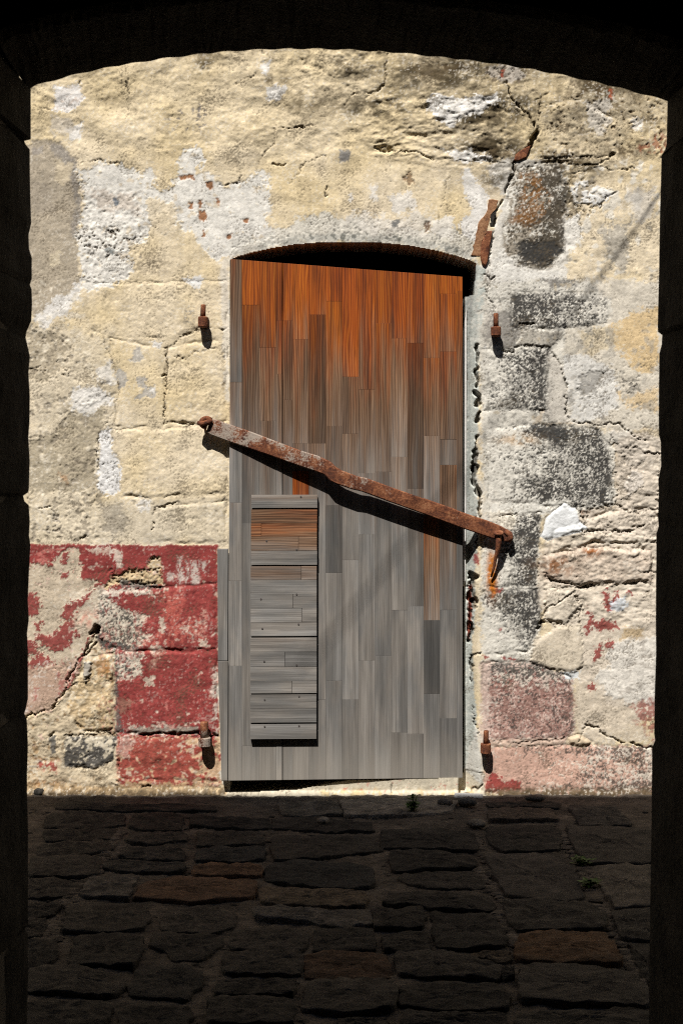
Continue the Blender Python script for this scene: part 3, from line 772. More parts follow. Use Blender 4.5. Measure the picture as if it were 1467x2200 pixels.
# foot of the red wall
FT = A5((500, 860), (940, 862), (948, 1065), (500, 1050))
paint(FT, (206, 174, 140), 5, 16, 2, .96, -.001)
speck(FT, (158, 62, 56), .42, 16, 5, 20, .9, .001, 5, 1, lambda X, Y: .28 * np.sin((X - 250) * .02) + .1)
speck(FT, (224, 200, 176), .22, 12, 5, 20, .8)
paint(A5((510, 860), (550, 850), (580, 880), (540, 950), (500, 930)), (190, 146, 132), 6, 12, 1.6, .85, .002)
speck(A5((160, 960), (250, 965), (240, 1010), (170, 1000)), (150, 60, 54), .5, 9, 6, 14, .9)
SP8 = [(139, 1581), (252, 1584), (243, 1634), (202, 1652), (139, 1647)]
paint(SP8, (78, 76, 73), 4, 14, 1.5, .95)
speck(SP8, (208, 196, 172), .47, 11, 6, 20, .92, .001)
paint(A5((212, 860), (240, 850), (236, 925), (218, 935)), (100, 98, 94), 3, 9, 1.5, .9)
paint(A5((360, 540), (392, 535), (385, 590), (366, 618), (356, 590)), (170, 164, 154), 3, 9, 1.5, .9, .008)
paint(A5((395, 540), (470, 530), (470, 590), (420, 600)), (176, 128, 76), 7, 14, 3, .7)
paint(A5((922, 650), (945, 800), (940, 1040), (950, 1060), (985, 1080), (985, 600)), (208, 203, 190), 4, 20, 2, .9)
# foot of the wall, crusted
paint([(50, 1686), (250, 1690), (300, 1680), (490, 1690), (490, 1735), (50, 1735)], (200, 172, 132), 7, 18, 3, .8)
speck([(50, 1688), (490, 1690), (490, 1735), (50, 1735)], (110, 92, 66), .3, 10, 6, 16, .8, -.003)
speck([(50, 1690), (490, 1696), (490, 1735), (50, 1735)], (226, 214, 190), .34, 14, 6, 16, .8, .002)
speck([(1036, 1698), (1500, 1702), (1500, 1735), (1036, 1735)], (110, 104, 92), .6, 10, 5, 16, .85, -.002)

for x_ in range(60, 1480, 46):
    if not 480 < x_ < 1035: stain(x_, 1706, 60, 13, (98, 82, 60), .62, 12)
# --- grey painted splay and edge on the right of the opening
SPL = [(997, 632), (1012, 566), (1040, 578), (1042, 640), (1036, 700), (1030, 760), (1026, 900), (1024, 1040), (1028, 1120), (1022, 1240), (1016, 1420), (1022, 1560), (1034, 1640), (1036, 1712), (990, 1712), (997, 1600)]
paint(SPL, (186, 190, 182), 3, 40, 1.5, .97)
paint([(1000, 640), (1014, 575), (1022, 575), (1013, 700), (1012, 900), (1011, 1230), (1004, 1230), (1003, 700)], (140, 143, 140), 2, 40, 2, .6)
speck(SPL, (216, 216, 206), .2, 16, 3, 20, .8)
speck([(1026, 600), (1046, 590), (1040, 1120), (1024, 1120)], (214, 208, 194), .5, 14, 4, 20, .85)
paint(A6((572, 85), (590, 75), (597, 130), (575, 128)), (150, 62, 60), 3, 9, 1.2, .9)
paint([(1022, 1560), (1036, 1590), (1040, 1712), (1000, 1712), (1000, 1660)], (214, 208, 196), 4, 20, 2, .7)
SILL = [(488, 1672), (1000, 1660), (1040, 1690), (1040, 1735), (488, 1735)]
paint(SILL, (204, 194, 172), 2, 30, 2, .95)
speck(rect(700, 1682, 1025, 1706), (196, 120, 106), .2, 10, 4, 16, .7)
speck(rect(690, 1698, 1020, 1712), (206, 178, 120), .4, 14, 4, 16, .6)

# --- fine pocking everywhere
pits(rect(-20, 60, 1500, 1720), .06, 7, .0035, (120, 104, 80), .5)
pits(rect(60, 300, 500, 1170), .07, 6, .003, (110, 94, 72), .45)
pits(rect(170, 1180, 470, 1580), .05, 9, .003)

cl = fbm(PX, PY, 60, 4, 901)
nored = 1 - .55 * sstep(1.9, 3.2, COL[..., 0] / COL[..., 1])
t = sstep(.34, .62, fbm(PX, PY * 1.2, 4.2, 2, 905) + .9 * cl - .16)[..., None] * .58
COL += (lin(96, 84, 66) - COL) * t; HT -= .0022 * t[..., 0]
t = sstep(.4, .6, fbm(PX, PY, 5.5, 3, 915) - .7 * cl - .12)[..., None] * .42 * nored[..., None]
COL += (lin(236, 228, 212) - COL) * t
COL *= (1 + (.10 + .08 * sstep(-.3, .5, cl)) * fbm(PX, PY, 5, 3, 921) + .10 * fbm(PX, PY, 17, 4, 925) + .06 * fbm(PX, PY, 70, 3, 927))[..., None]
HT += .0004 * fbm(PX, PY, 4.6, 3, 931) + .0005 * np.minimum(0, fbm(PX, PY, 9, 3, 935) + .1) * 2
# streaks washed down the wall
st_ = fbm(PX * 1.0, PY * .12, 14, 4, 941)
COL *= (1 - .11 * sstep(.05, .7, st_ + .5 * fbm(PX, PY, 130, 3, 945)))[..., None]

# --- courses: stones that can be told apart. (polygon, groove width, groove depth, raise, pocking)
STONES = [
    ([(190, 608), (350, 606), (487, 603), (487, 712), (430, 704), (372, 730), (235, 722), (192, 708)], 2.6, .006, .002, .0040),
    ([(361, 746), (400, 738), (484, 729), (486, 903), (418, 912), (356, 908)], 3, .008, .004, .0048),
    ([(237, 727), (357, 748), (353, 917), (245, 917), (257, 838), (243, 777)], 3, .008, .001, .0006),
    ([(242, 923), (352, 921), (429, 915), (487, 923), (487, 1060), (330, 1068), (262, 1066), (258, 1000)], 3, .007, .003, .0042),
    ([(332, 1094), (383, 1084), (487, 1076), (486, 1166), (330, 1166)], 3, .007, .003, .0038),
    ([(217, 1271), (353, 1262), (466, 1253), (466, 1396), (313, 1398), (222, 1392), (210, 1377), (212, 1342)], 3, .007, .004, .0034),
    ([(247, 1398), (466, 1401), (466, 1576), (303, 1576), (249, 1572)], 3, .008, .004, .0042),
    (SP8, 3, .008, .003, .002),
    ([(190, 1412), (243, 1404), (245, 1569), (177, 1574), (140, 1515), (155, 1478)], 3, .009, .006, .006),
    ([(240, 1235), (335, 1222), (346, 1254), (250, 1257)], 2.5, .006, .002, .004),
    ([(256, 1586), (430, 1584), (466, 1586), (470, 1678), (258, 1674)], 3, .006, .001, .004),
    (SP12, 3, .006, .003, .0022),
    (SP13, 3, .007, .003, .0022),
    (SP14, 3, .007, .003, .0022),
    (SP15, 3, .008, .003, .0022),
    (SP16, 3, .008, .003, .0022),
    (SP17, 3, .007, .003, .0026),
    (SP18, 3.5, .008, .002, .0022),
    ([(1167, 1195), (1262, 1175), (1400, 1180), (1400, 1250), (1282, 1256), (1234, 1256), (1172, 1244)], 4, .012, .008, .006),
    ([(1172, 1258), (1230, 1268), (1246, 1306), (1212, 1340), (1169, 1331)], 4, .012, .008, .006),
    (SP24, 3, .006, .001, .0022),
    ([(1165, 225), (1250, 215), (1330, 262), (1322, 330), (1250, 344), (1162, 344), (1152, 300)], 3, .008, .003, .005),
    ([(833, 60), (1025, 60), (1026, 196), (1086, 240), (1138, 290), (1098, 350), (930, 342), (865, 322), (760, 300), (746, 232), (800, 202), (826, 180)], 2.2, .005, .002, .003),
    ([(1034, 60), (1200, 60), (1180, 200), (1152, 214), (1150, 250), (1122, 250), (1092, 222), (1088, 178), (1034, 190)], 2.2, .006, .002, .003),
    ([(1190, 1140), (1300, 1100), (1410, 1090), (1420, 1165), (1270, 1168), (1180, 1190)], 4, .012, .006, .006),
    ([(1060, 1112), (1082, 1108), (1080, 1120), (1036, 1160), (1034, 1120)], 2.5, .005, .001, .002),
]
PATCHES = [   # lumps of mortar or plaster stuck on the wall
    ([(1172, 1112), (1212, 1082), (1237, 1092), (1245, 1120), (1260, 1134), (1240, 1145), (1205, 1150), (1177, 1163), (1160, 1153)], 2.0, .008, .0075, (226, 227, 225)),
    ([(1147, 1378), (1197, 1345), (1247, 1345), (1252, 1431), (1227, 1446), (1167, 1436), (1137, 1421)], 2.0, .004, .006, None),
    ([(1217, 1584), (1242, 1576), (1273, 1595), (1257, 1607), (1222, 1602)], 2.5, .008, .014, (206, 186, 158)),
    (A2((985, 655), (1030, 616), (1090, 638), (1176, 662), (1110, 716), (1012, 708)), 1.5, .003, .003, None),
]
LAB = np.zeros((len(gy) - 1, len(gx) - 1), np.int32)
def carve(poly, gw, gd, rise, pock, idx, rag=4, rgb=None):
    w = win_of(poly, 30); X, Y = PX[w], PY[w]; s = ns()
    d = sdf_poly(X, Y, poly) + rag * fbm(X, Y, 34, 3, s) + rag * .4 * fbm(X, Y, 8, 2, s + 2)
    if rgb is not None:
        blend(w, sstep(-1, 1, d), lin(*rgb) * 1.0)
        COL[w] *= (1 + .06 * fbm(X, Y, 14, 4, s + 4) * sstep(-1, 1, d))[..., None]
    inn = sstep(0, 9, d)
    HT[w] += rise * .7 * inn + pock * .45 * inn * (fbm(X, Y, 13, 3, s + 6, .6) * .8 - .7 * np.abs(fbm(X, Y, 24, 3, s + 8)) + .3)
    gm = np.exp(-(d / gw) ** 2) * np.clip(.45 + 1.2 * fbm(X, Y, 44, 3, s + 9), .06, 1.25)
    HT[w] -= gd * .6 * gm
    COL[w] *= (1 - .14 * np.clip(gm, 0, 1))[..., None]          # colour slightly darker along the groove
    c = (d[:-1, :-1] + d[1:, :-1] + d[:-1, 1:] + d[1:, 1:]) / 4
    sub = LAB[w[0].start:w[0].stop - 1, w[1].start:w[1].stop - 1]
    sub[c > 0] = idx
for i, (p, gw, gd, rs, pk) in enumerate(STONES): carve(p, gw, gd, rs, pk, i + 1)
for i, (p, gw, gd, rs, rgb) in enumerate(PATCHES): carve(p, gw, gd, rs, .001, 101 + i, 3, rgb)

# --- cracks and holes
for p, wd, dp in (
    (A2((205, 40), (205, 80), (190, 130), (195, 170), (180, 215), (120, 240), (60, 240), (30, 275), (15, 300)), 2.2, .012),
    (A2((715, 190), (720, 240), (760, 290), (800, 330), (825, 365)), 3.4, .02), (A2((862, 255), (856, 340), (850, 365)), 2.4, .012),
    (A2((832, 365), (838, 400), (828, 430), (815, 462)), 8, .05), (A2((815, 462), (775, 500), (745, 530)), 4, .02), (A2((745, 530), (735, 590), (705, 665)), 4.5, .03),
    (A2((585, 60), (586, 120), (590, 200)), 1.8, .006), (A2((150, 470), (190, 490), (300, 485), (400, 520)), 2.8, .015), (A2((470, 560), (440, 700), (415, 840)), 1.3, .004),
    (A2((840, 540), (900, 530), (1000, 545), (1100, 545), (1170, 500)), 3, .016), (A2((990, 590), (1100, 555), (1200, 565), (1260, 560)), 2.2, .01), (A2((1110, 730), (1140, 680), (1180, 665)), 2.2, .01),
    (A2((850, 520), (940, 515), (1080, 510)), 2, .01), (A2((870, 300), (930, 290), (945, 330)), 1.8, .008), (A2((1000, 720), (1025, 790), (1030, 850)), 1.8, .008),
    (A1((1165, 380), (1240, 385), (1335, 372)), 2.2, .012), (A1((1170, 385), (1165, 460), (1100, 520), (1095, 560)), 1.6, .008), (A1((345, 545), (420, 522), (520, 545)), 2, .008),
    (A1((1240, 620), (1300, 530), (1380, 508)), 1.6, .006), (A1((1384, 630), (1388, 682)), 3.2, .014), (A1((1165, 540), (1216, 538)), 5.5, .02), (A1((940, 635), (1000, 620), (1040, 590)), 1.8, .008),
    (A1((1000, 195), (1070, 165), (1095, 155)), 1.8, .008), (A1((1110, 45), (1150, 90)), 1.6, .006), (A1((395, 1045), (560, 1046), (700, 1040)), 1.6, .006), (A1((135, 280), (180, 310), (215, 305)), 1.8, .008),
    (A1((545, 180), (548, 250)), 1.8, .008), (A1((335, 215), (350, 185)), 2, .008),
    (A3((440, 250), (480, 350), (510, 450), (490, 550), (450, 620)), 1.5, .005), (A3((720, 605), (830, 620)), 3, .012), (A3((845, 210), (770, 245), (712, 292)), 2, .009), (A3((840, 205), (950, 215), (970, 200)), 1.6, .007),
    (A3((655, 1000), (662, 970), (755, 955)), 3, .014), (A3((650, 1070), (655, 1030)), 3, .012), (A3((395, 960), (420, 910)), 1.6, .006), (A3((712, 290), (708, 400), (703, 620)), 2.4, .012), (A3((700, 410), (708, 400)), 6, .02),
    (A3((130, 385), (165, 375)), 3.2, .012), (A3((170, 975), (215, 970)), 3, .012), (A3((330, 1110), (365, 1098)), 2.5, .01), (A3((750, 330), (790, 340), (830, 310), (920, 295)), 2, .009), (A3((420, 650), (415, 800)), 2.4, .01),
    (A4((890, 290), (950, 380), (970, 480), (960, 560), (1000, 610), (1100, 625), (1190, 615), (1230, 650), (1300, 690)), 2.6, .012), (A4((1320, 735), (1362, 752)), 3.2, .016), (A4((690, 300), (740, 312)), 4, .016), (A4((740, 310), (770, 280), (890, 292)), 2.4, .01),
    (A4((770, 195), (830, 190)), 5, .016), (A4((620, 20), (640, 40), (625, 70), (660, 120)), 2, .01), (A4((1150, 640), (1160, 700), (1170, 960)), 2, .008), (A4((1180, 960), (1240, 1000), (1360, 980)), 2.6, .012),
    (A4((640, 1050), (700, 1010), (760, 1000)), 1.8, .008), (A4((1030, 1080), (1120, 1075), (1230, 1080), (1300, 1050)), 3, .016), (A4((1020, 980), (1055, 1070)), 3, .012),
    (A5((100, 775), (210, 745), (270, 680), (300, 600), (350, 520), (400, 420), (415, 395)), 4, .025), (A5((385, 418), (415, 395), (412, 420)), 9, .05), (A5((360, 520), (400, 470), (412, 460)), 7, .02),
    (A5((600, 852), (700, 845), (840, 846), (930, 852)), 4.2, .022), (A5((500, 202), (560, 210), (690, 226)), 3.2, .014), (A5((640, 110), (660, 90), (668, 100)), 4, .016),
    (A5((360, 838), (440, 832), (470, 845)), 3, .014), (A5((300, 640), (360, 625), (372, 600)), 2.6, .012), (A5((215, 858), (232, 846)), 5, .02), (A5((610, 1068), (640, 1072)), 4, .016), (A5((280, 850), (500, 852)), 2.6, .012),
    (A6((850, 385), (890, 300), (930, 290), (1000, 240)), 3.2, .018), (A6((995, 240), (1030, 310), (1020, 380)), 2.6, .012), (A6((1020, 222), (1080, 215)), 5, .02), (A6((845, 400), (870, 372)), 6, .022),
    (A6((1050, 800), (1130, 850), (1210, 890), (1335, 905)), 3.4, .018), (A6((660, 885), (760, 892), (960, 872)), 2.2, .01), (A6((570, 520), (600, 512)), 4, .02), (A6((860, 150), (900, 190), (1000, 215)), 2.6, .014),
    (A6((1280, 150), (1340, 160)), 2, .01), (A6((835, 215), (852, 100)), 2.4, .012), (A6((1020, 880), (1060, 790)), 2.4, .012),
    ([(1004, 668), (1042, 668)], 1.4, .004), ([(1004, 1290), (1020, 1290)], 1.4, .004), ([(1002, 1462), (1020, 1462)], 1.4, .004), ([(1042, 592), (1056, 600), (1064, 592)], 3.5, .014), ([(1030, 622), (1046, 612), (1052, 600)], 1.6, .006), ([(1044, 622), (1042, 650), (1056, 660), (1062, 672)], 1.8, .008),
    ([(1077, 428), (1068, 452), (1058, 482)], 4.5, .03), ([(1060, 494), (1055, 530), (1048, 572)], 2.2, .012), ([(1026, 742), (1023, 790), (1028, 830)], 4.5, .04), ([(1020, 842), (1030, 856), (1026, 872)], 8, .05), ([(1030, 885), (1022, 905)], 7, .05), ([(1024, 940), (1020, 985), (1019, 1010)], 6, .045), ([(1018, 1005), (1020, 1040), (1030, 1058)], 8, .05), ([(1032, 1060), (1028, 1110)], 4, .03), ([(1026, 1112), (1024, 1180)], 3, .02),
    ([(1012, 1236), (1018, 1240), (1016, 1290)], 13, .06), ([(1015, 1290), (1009, 1380)], 9, .05), ([(1014, 1410), (1013, 1470)], 4, .03), ([(1016, 1520), (1020, 1545), (1026, 1580)], 3, .02),
    ([(840, 1684), (838, 1702)], 2, .006), ([(1012, 1700), (1034, 1688)], 3.5, .02), ([(1222, 960), (1235, 985)], 2, .008),
):
    crack(p, wd if dp >= .03 else wd * .72, dp)
# rusted edge inside the long gap
paint([(1008, 1262), (1015, 1256), (1015, 1330), (1010, 1376), (1006, 1370)], (116, 52, 36), 2, 8, 1.2, .95, .02)

# --- shape of the opening side: splay goes back, sill, skirting crust
w = win(985, 1060, 540, 1735); X, Y = PX[w], PY[w]
HT[w] -= .062 * sstep(1031, 1002, X) * sstep(560, 600, Y)
w = win(-2600, 4000, 1660, 1735); X, Y = PX[w], PY[w]
crust = sstep(1690, 1708, Y + 5 * fbm(X, Y, 40, 3, 77) - np.where(X > 1030, 6, 0))
outside = 1 - sstep(470, 492, X) * (1 - sstep(1030, 1045, X))
HT[w] += .022 * crust * outside + .006 * crust * fbm(X, Y, 16, 3, 79)
insill = 1 - outside
HT[w] += insill * (-.004 + .028 * sstep(1698, 1708, Y))

# --- the door opening is left open
HOLE = [(494, 1702), (494, 558)] + ARCH_IN[1:] + [(1022, 572), (1020, 632), (999, 634), (999, 1664), (990, 1672), (745, 1677), (700, 1685), (640, 1697), (560, 1701)]
HD = np.full(PX.shape, -1e3); w = win_of(HOLE, 20)
HD[w] = sdf_poly(PX[w], PY[w], HOLE)
hc = (HD[:-1, :-1] + HD[1:, :-1] + HD[:-1, 1:] + HD[1:, 1:]) / 4
LAB[hc > 0] = -1

# --- cut the relief into one object per stone / patch, the rest is the plaster coat
nH, nW = PX.shape
VW = np.stack([wx(PX), -HT, wz(PY)], -1).reshape(-1, 3)
CW = np.clip(COL, .004, .85).reshape(-1, 3)
HDf = HD.ravel()
idx = np.arange(nH * nW).reshape(nH, nW)
QUADS = np.stack([idx[1:, :-1], idx[1:, 1:], idx[:-1, 1:], idx[:-1, :-1]], -1)

def cut(name, lab, skirt):
    f = QUADS[LAB == lab]
    if len(f) == 0: return None
    e = np.concatenate([f[:, [0, 1]], f[:, [1, 2]], f[:, [2, 3]], f[:, [3, 0]]])
    key = e[:, 0].astype(np.int64) * (nH * nW) + e[:, 1]; rev = e[:, 1].astype(np.int64) * (nH * nW) + e[:, 0]
    bd = e[~np.isin(key, rev)]
    u, inv = np.unique(f.ravel(), return_inverse=True)
    v = VW[u]; c = CW[u]; fq = inv.reshape(-1, 4)
    a, b = bd[:, 0], bd[:, 1]
    dep = np.where((np.abs(HDf[a]) < 5) & (np.abs(HDf[b]) < 5), .28, skirt)
    va, vb = VW[a], VW[b]
    off = np.zeros((len(a), 3)); off[:, 1] = dep
    n0 = len(v); k = len(a); r = np.arange(k)
    v = np.concatenate([v, va, vb, va + off, vb + off]); c = np.concatenate([c, CW[a], CW[b], CW[a], CW[b]])
    sk = np.stack([n0 + k + r, n0 + r, n0 + 2 * k + r, n0 + 3 * k + r], -1)
    nf = len(fq)
    return np_mesh(name, v, np.concatenate([fq, sk]), c, True, nf)

wall = thing('masonry_wall', 'old sunlit masonry wall with peeling cream, white and red paint around the doorway', 'wall', (0, 0, 0))
part('plaster', cut('plaster', 0, .05), M_WALL, wall)
for i in range(len(STONES)):
    me = cut('stone', i + 1, .06)
    if me: part('stone', me, M_WALL, wall)
for i in range(len(PATCHES)):
    me = cut('mortar_patch', 101 + i, .05)
    if me: part('mortar_patch', me, M_WALL, wall)

# core of the wall and the unlit room behind it
rv = join(box(wx(-2600), wx(470), .06, .5, -.4, wz(-880)), box(wx(1062), wx(3980), .06, .5, -.4, wz(-880)), box(wx(470), wx(1062), .06, .5, wz(500), wz(-880)), box(wx(470), wx(1062), .075, .5, -.4, wz(1706)))
part('wall_core', py_mesh('wall_core', *rv), M_MORTAR, wall)
rm = join(box(-1.7, -1.5, .5, 2.6, -.3, 3.2), box(1.5, 1.7, .5, 2.6, -.3, 3.2), box(-1.7, 1.7, 2.6, 2.8, -.3, 3.2), box(-1.7, 1.7, .5, 2.8, 3.2, 3.4), box(-1.7, 1.7, .5, 2.8, -.5, -.3))
part('back_room', py_mesh('back_room', *rm), M_ROOM, wall)

# rusted iron lintel end and the iron wedge in the crack
def slab(poly, yf, depth, bev=.003):
    P = [(wx(x), wz(y)) for x, y in poly]; n = len(P)
    cx = sum(p[0] for p in P) / n; cz = sum(p[1] for p in P) / n
    fy = yf if callable(yf) else (lambda X: yf)
    def inset(p):
        dx, dz = cx - p[0], cz - p[1]; l = math.hypot(dx, dz)
        return (p[0] + dx / l * bev * 1.4, p[1] + dz / l * bev * 1.4)
    a = [(x, fy(x), z) for x, z in map(inset, P)]
    b = [(x, fy(x) + bev, z) for x, z in P]
    c = [(x, fy(x) + depth, z) for x, z in P]
    return sweep([a, b, c])
def rough(poly, n=44, amp=1.3, seed=3):
    P = np.asarray(poly, float); Q = np.roll(P, -1, 0); L = np.hypot(*(Q - P).T); T = np.concatenate([[0], np.cumsum(L)])
    out = []
    for k, v in enumerate(np.linspace(0, T[-1], n, endpoint=False)):
        i = min(int(np.searchsorted(T, v, 'right')) - 1, len(P) - 1); p = P[i] + (Q[i] - P[i]) * (v - T[i]) / L[i]
        out.append((p[0] + amp * float(fbm(np.array([v]), np.array([1.]), 7, 2, seed)[0]) * 2, p[1] + amp * float(fbm(np.array([v]), np.array([9.]), 7, 2, seed)[0]) * 2))
    return out
ib = slab(rough([(1050, 428), (1069, 429), (1066, 446), (1053, 460), (1047, 496), (1034, 521), (1031, 551), (1012, 551), (1015, 536), (1020, 512), (1029, 474), (1044, 459)]), -.003, .06, .002)
part('broken_brick', py_mesh('broken_brick', *ib), M_TANRUST, wall)
ib = slab(rough([(1053, 461), (1067, 447), (1057, 492), (1048, 496)], 24, .8, 5), -.001, .06, .002)
part('broken_brick', py_mesh('broken_brick', *ib), M_ARCH, wall)
ib = slab(rough([(1046, 497), (1057, 496), (1052, 528), (1046, 566), (1041, 575), (1034, 567), (1031, 552), (1033, 523)], 30, .5, 8), -.013, .06, .006)
part('iron_lintel', py_mesh('iron_lintel', *ib), M_RUST, wall)
ib = slab([(1107, 332), (1120, 322), (1140, 312), (1130, 338), (1112, 346), (1104, 344)], -.006, .05)
part('iron_wedge', py_mesh('iron_wedge', *ib), M_RUST, wall)

# white post of the old frame
post = slab([(996, 706), (1004, 660), (1003, 1130), (1001, 1250), (996, 1262)], .05, .06)
po = part('door_post', py_mesh('door_post', *post), M_WHITE, wall)

# ================================================================== THE DOOR
door = thing('plank_door', 'tall weathered plank door, orange varnish at the top and silver grey below', 'door', (wx(742), 0, wz(1675)))
DO = door.location.copy()
def door_y(X):
    t = (X - wx(490)) / (wx(993) - wx(490))
    return -.033 + .045 * t
def rel(V): return [(x - DO.x, y - DO.y, z - DO.z) for x, y, z in V]

TOPY = lambda x: 559 + (x - 497) * (594 - 559) / 496
BOTY = lambda x: 1674 - (x - 490) * 2 / 500
EDGE = lambda y: 497 - 7 * max(0, (y - 560)) / 1110
COLS = [(497, 521, [822, 1080, 1247, 1429]), (521, 558, [657, 1124, 1600]), (558, 594, [748, 905]), (594, 607, [690, 805]), (607, 629, [690, 860]), (629, 664, [730, 953, 1012, 1300, 1600]), (664, 700, [677, 953, 1502]),
        (700, 735, [648, 916, 1086, 1230, 1462]), (735, 770, [810, 932, 1203, 1502]), (770, 805, [837, 1017, 1148, 1419]), (805, 840, [695, 1014, 1409]), (840, 875, [727, 982, 1311, 1574]),
        (875, 910, [737, 1050, 1303, 1577]), (910, 945, [769, 937, 1108, 1333, 1491]), (945, 981, [631, 755, 944, 999, 1311, 1544]), (981, 993.5, [625])]
TONE = {(0, 0): -.1, (0, 1): .1, (0, 3): .18, (0, 4): -.05, (1, 1): -.28, (1, 2): -.1, (2, 2): -.15, (6, 1): -.38, (6, 2): .0, (7, 2): -.15, (7, 3): -.38, (7, 4): -.05, (8, 2): -.08, (8, 3): .05, (8, 4): -.22, (9, 1): -.05,
        (12, 1): -.36, (12, 2): -.2, (12, 4): -.22, (11, 4): -.15, (11, 2): .05, (13, 3): .1, (13, 4): -.42, (14, 4): -.1, (14, 6): -.22, (9, 2): .12, (10, 2): -.1, (11, 1): .12, (12, 3): .1, (15, 1): -.15, (10, 0): -.12, (8, 0): .1, (9, 0): .06}
TONE = {k: v * 1.25 for k, v in TONE.items()}
WARM = {(5, 3): .80, (5, 4): 0, (0, 0): -.55, (0, 1): -.3, (1, 1): -.05, (13, 3): .76, (14, 4): .42, (13, 4): .42, (8, 0): .15, (12, 1): .12, (6, 1): .08, (14, 2): .1, (13, 1): .1, (11, 2): .1, (12, 2): .12}
rnd = random.Random(5)
def plank(x0, x1, y0, y1, tone, warm, mat, parent, proud=0.0, thick=.03, name='plank', top=None, bot=None, bev=.0007, skew=0):
    xa0 = x0 if x0 > 500 else EDGE(y0); xa1 = x0 if x0 > 500 else EDGE(y1)
    g = .08
    pl = [(xa0 + g, top(xa0) if top else y0 + g), (x1 - g, top(x1) if top else y0 + g + skew), (x1 - g, bot(x1) if bot else y1 - g + skew), (xa1 + g, bot(xa1) if bot else y1 - g)]
    P = [(wx(x), wz(y)) for x, y in pl]
    sg = [(1, -1), (-1, -1), (-1, 1), (1, 1)]
    fy = lambda X: door_y(X) - proud
    a = [(p[0] + s[0] * bev, fy(p[0]), p[1] + s[1] * bev) for p, s in zip(P, sg)]
    b = [(p[0], fy(p[0]) + bev * .8, p[1]) for p in P]
    c = [(p[0], fy(p[0]) + thick, p[1]) for p in P]
    V, Fc = sweep([a, b, c])
    o = part(name, py_mesh(name, rel(V), Fc), mat, parent)
    o['tone'] = float(tone); o['warm'] = float(warm); o['seed'] = rnd.random()
    return o
for ci, (x0, x1, br) in enumerate(COLS):
    ys = [None] + br + [None]
    for k in range(len(ys) - 1):
        y0 = ys[k] if ys[k] else TOPY((x0 + x1) / 2); y1 = ys[k + 1] if ys[k + 1] else BOTY(x0)
        tn = TONE.get((ci, k), rnd.uniform(-.2, .14)); wm = WARM.get((ci, k), rnd.uniform(-.03, .03))
        plank(x0 + (1.2 if ci == 4 else 0), x1 - (.6 if ci == 3 else 0), y0, y1, tn, wm, M_WOODV, door, rnd.uniform(0, .0009), .032,
              top=TOPY if k == 0 else None, bot=BOTY if k == len(ys) - 2 else None)
# loose strip nailed over the left edge
for y0, y1, xs, tn in ((1178, 1418, 469, .06), (1418, 1674, 470, -.08)):
    V, Fc = slab([(xs, y0 + .5), (491.5, y0 + .5), (491.5 - 1.0, y1 - .5), (xs + (1 if y0 < 1300 else 8), y1 - .5)], lambda X: -.042, .03, .0015)
    o = part('edge_strip', py_mesh('edge_strip', rel(V), Fc), M_WOODV, door)
    o['tone'] = tn; o['warm'] = -.3; o['seed'] = rnd.random()
# rails on the back
for y0, y1 in ((640, 720), (1080, 1160), (1560, 1640)):
    V, Fc = slab([(500, y0), (990, y0), (990, y1), (500, y1)], lambda X: door_y(X) + .0345, .03, .002)
    o = part('rail', py_mesh('rail', rel(V), Fc), M_WOODH, door); o['tone'] = -.3; o['warm'] = -.5; o['seed'] = .3

# small boarded hatch
hv, hf = slab([(545, 1068), (678, 1068), (677, 1580), (543, 1580)], lambda X: door_y(X) - .006, .006, .001)
hatch = part('hatch', py_mesh('hatch', rel(hv), hf), M_WOODH, door); hatch['tone'] = -.6; hatch['warm'] = -.5; hatch['seed'] = .77
def hb(x0, x1, y0, y1, tn, wm):
    V, Fc = slab([(x0 + .3, y0 + .3), (x1 - .3, y0 + .3), (x1 - .3, y1 - .3), (x0 + .3, y1 - .3)], lambda X: door_y(X) - .0235 - rnd.uniform(0, .0003), .0175, .001)
    o = part('board', py_mesh('board', rel(V), Fc), M_WOODH, hatch)
    o['tone'] = tn; o['warm'] = wm + .09; o['seed'] = rnd.random()
HB = [(1062.5, 1091, [541.5, 682.5], (.0,), -.1), (1094, 1123.5, [541, 682], (-.05,), .54), (1123.5, 1152, [540.5, 563, 681.5], (.1, .1), .66), (1152, 1182, [540.5, 642, 681.5], (.22, .3), .44), (1182, 1212.5, [540.5, 682], (.08,), .1),
      (1215, 1244.5, [540, 648, 681], (.0, .05), .42), (1244.5, 1275, [540, 681], (.22,), .0), (1275, 1305, [540, 630, 681], (.12, .0), .0), (1305, 1335, [540, 649, 681], (.24, .14), 0), (1335, 1364.5, [540, 681], (.2,), 0),
      (1367.5, 1398, [539.5, 681], (.14,), .34), (1398, 1430, [539.5, 613, 681], (.02, -.14), .0), (1430, 1460, [539.5, 681], (.1,), 0), (1460, 1486.5, [539.5, 628, 681], (.1, .2), 0),
      (1489, 1519, [539, 680.5], (-.12,), 0), (1519, 1549, [539, 680.5], (-.02,), 0), (1552, 1584, [539, 680.5], (-.02,), 0)]
for y0, y1, xs, tns, wm in HB:
    for k in range(len(xs) - 1): hb(xs[k], xs[k + 1], y0, y1, tns[k], wm)
nv, nf = tube([(0, -.002, 0), (0, .006, 0)], .0042, 10)
nail_me = py_mesh('nail', nv, nf); nail_me.materials.append(mat_plain('nail_iron', (.07, .06, .055), .6))
for x, y in ((647, 1067), (574, 1161), (638, 1180), (638, 1275), (562, 1285), (642, 1339), (565, 1348), (569, 1418), (638, 1426), (570, 1500), (643, 1493), (570, 1557), (643, 1556)):
    o = part('nail', nail_me, None, hatch); o.location = (wx(x) - DO.x, door_y(wx(x)) - .0235 - DO.y, wz(y) - DO.z)

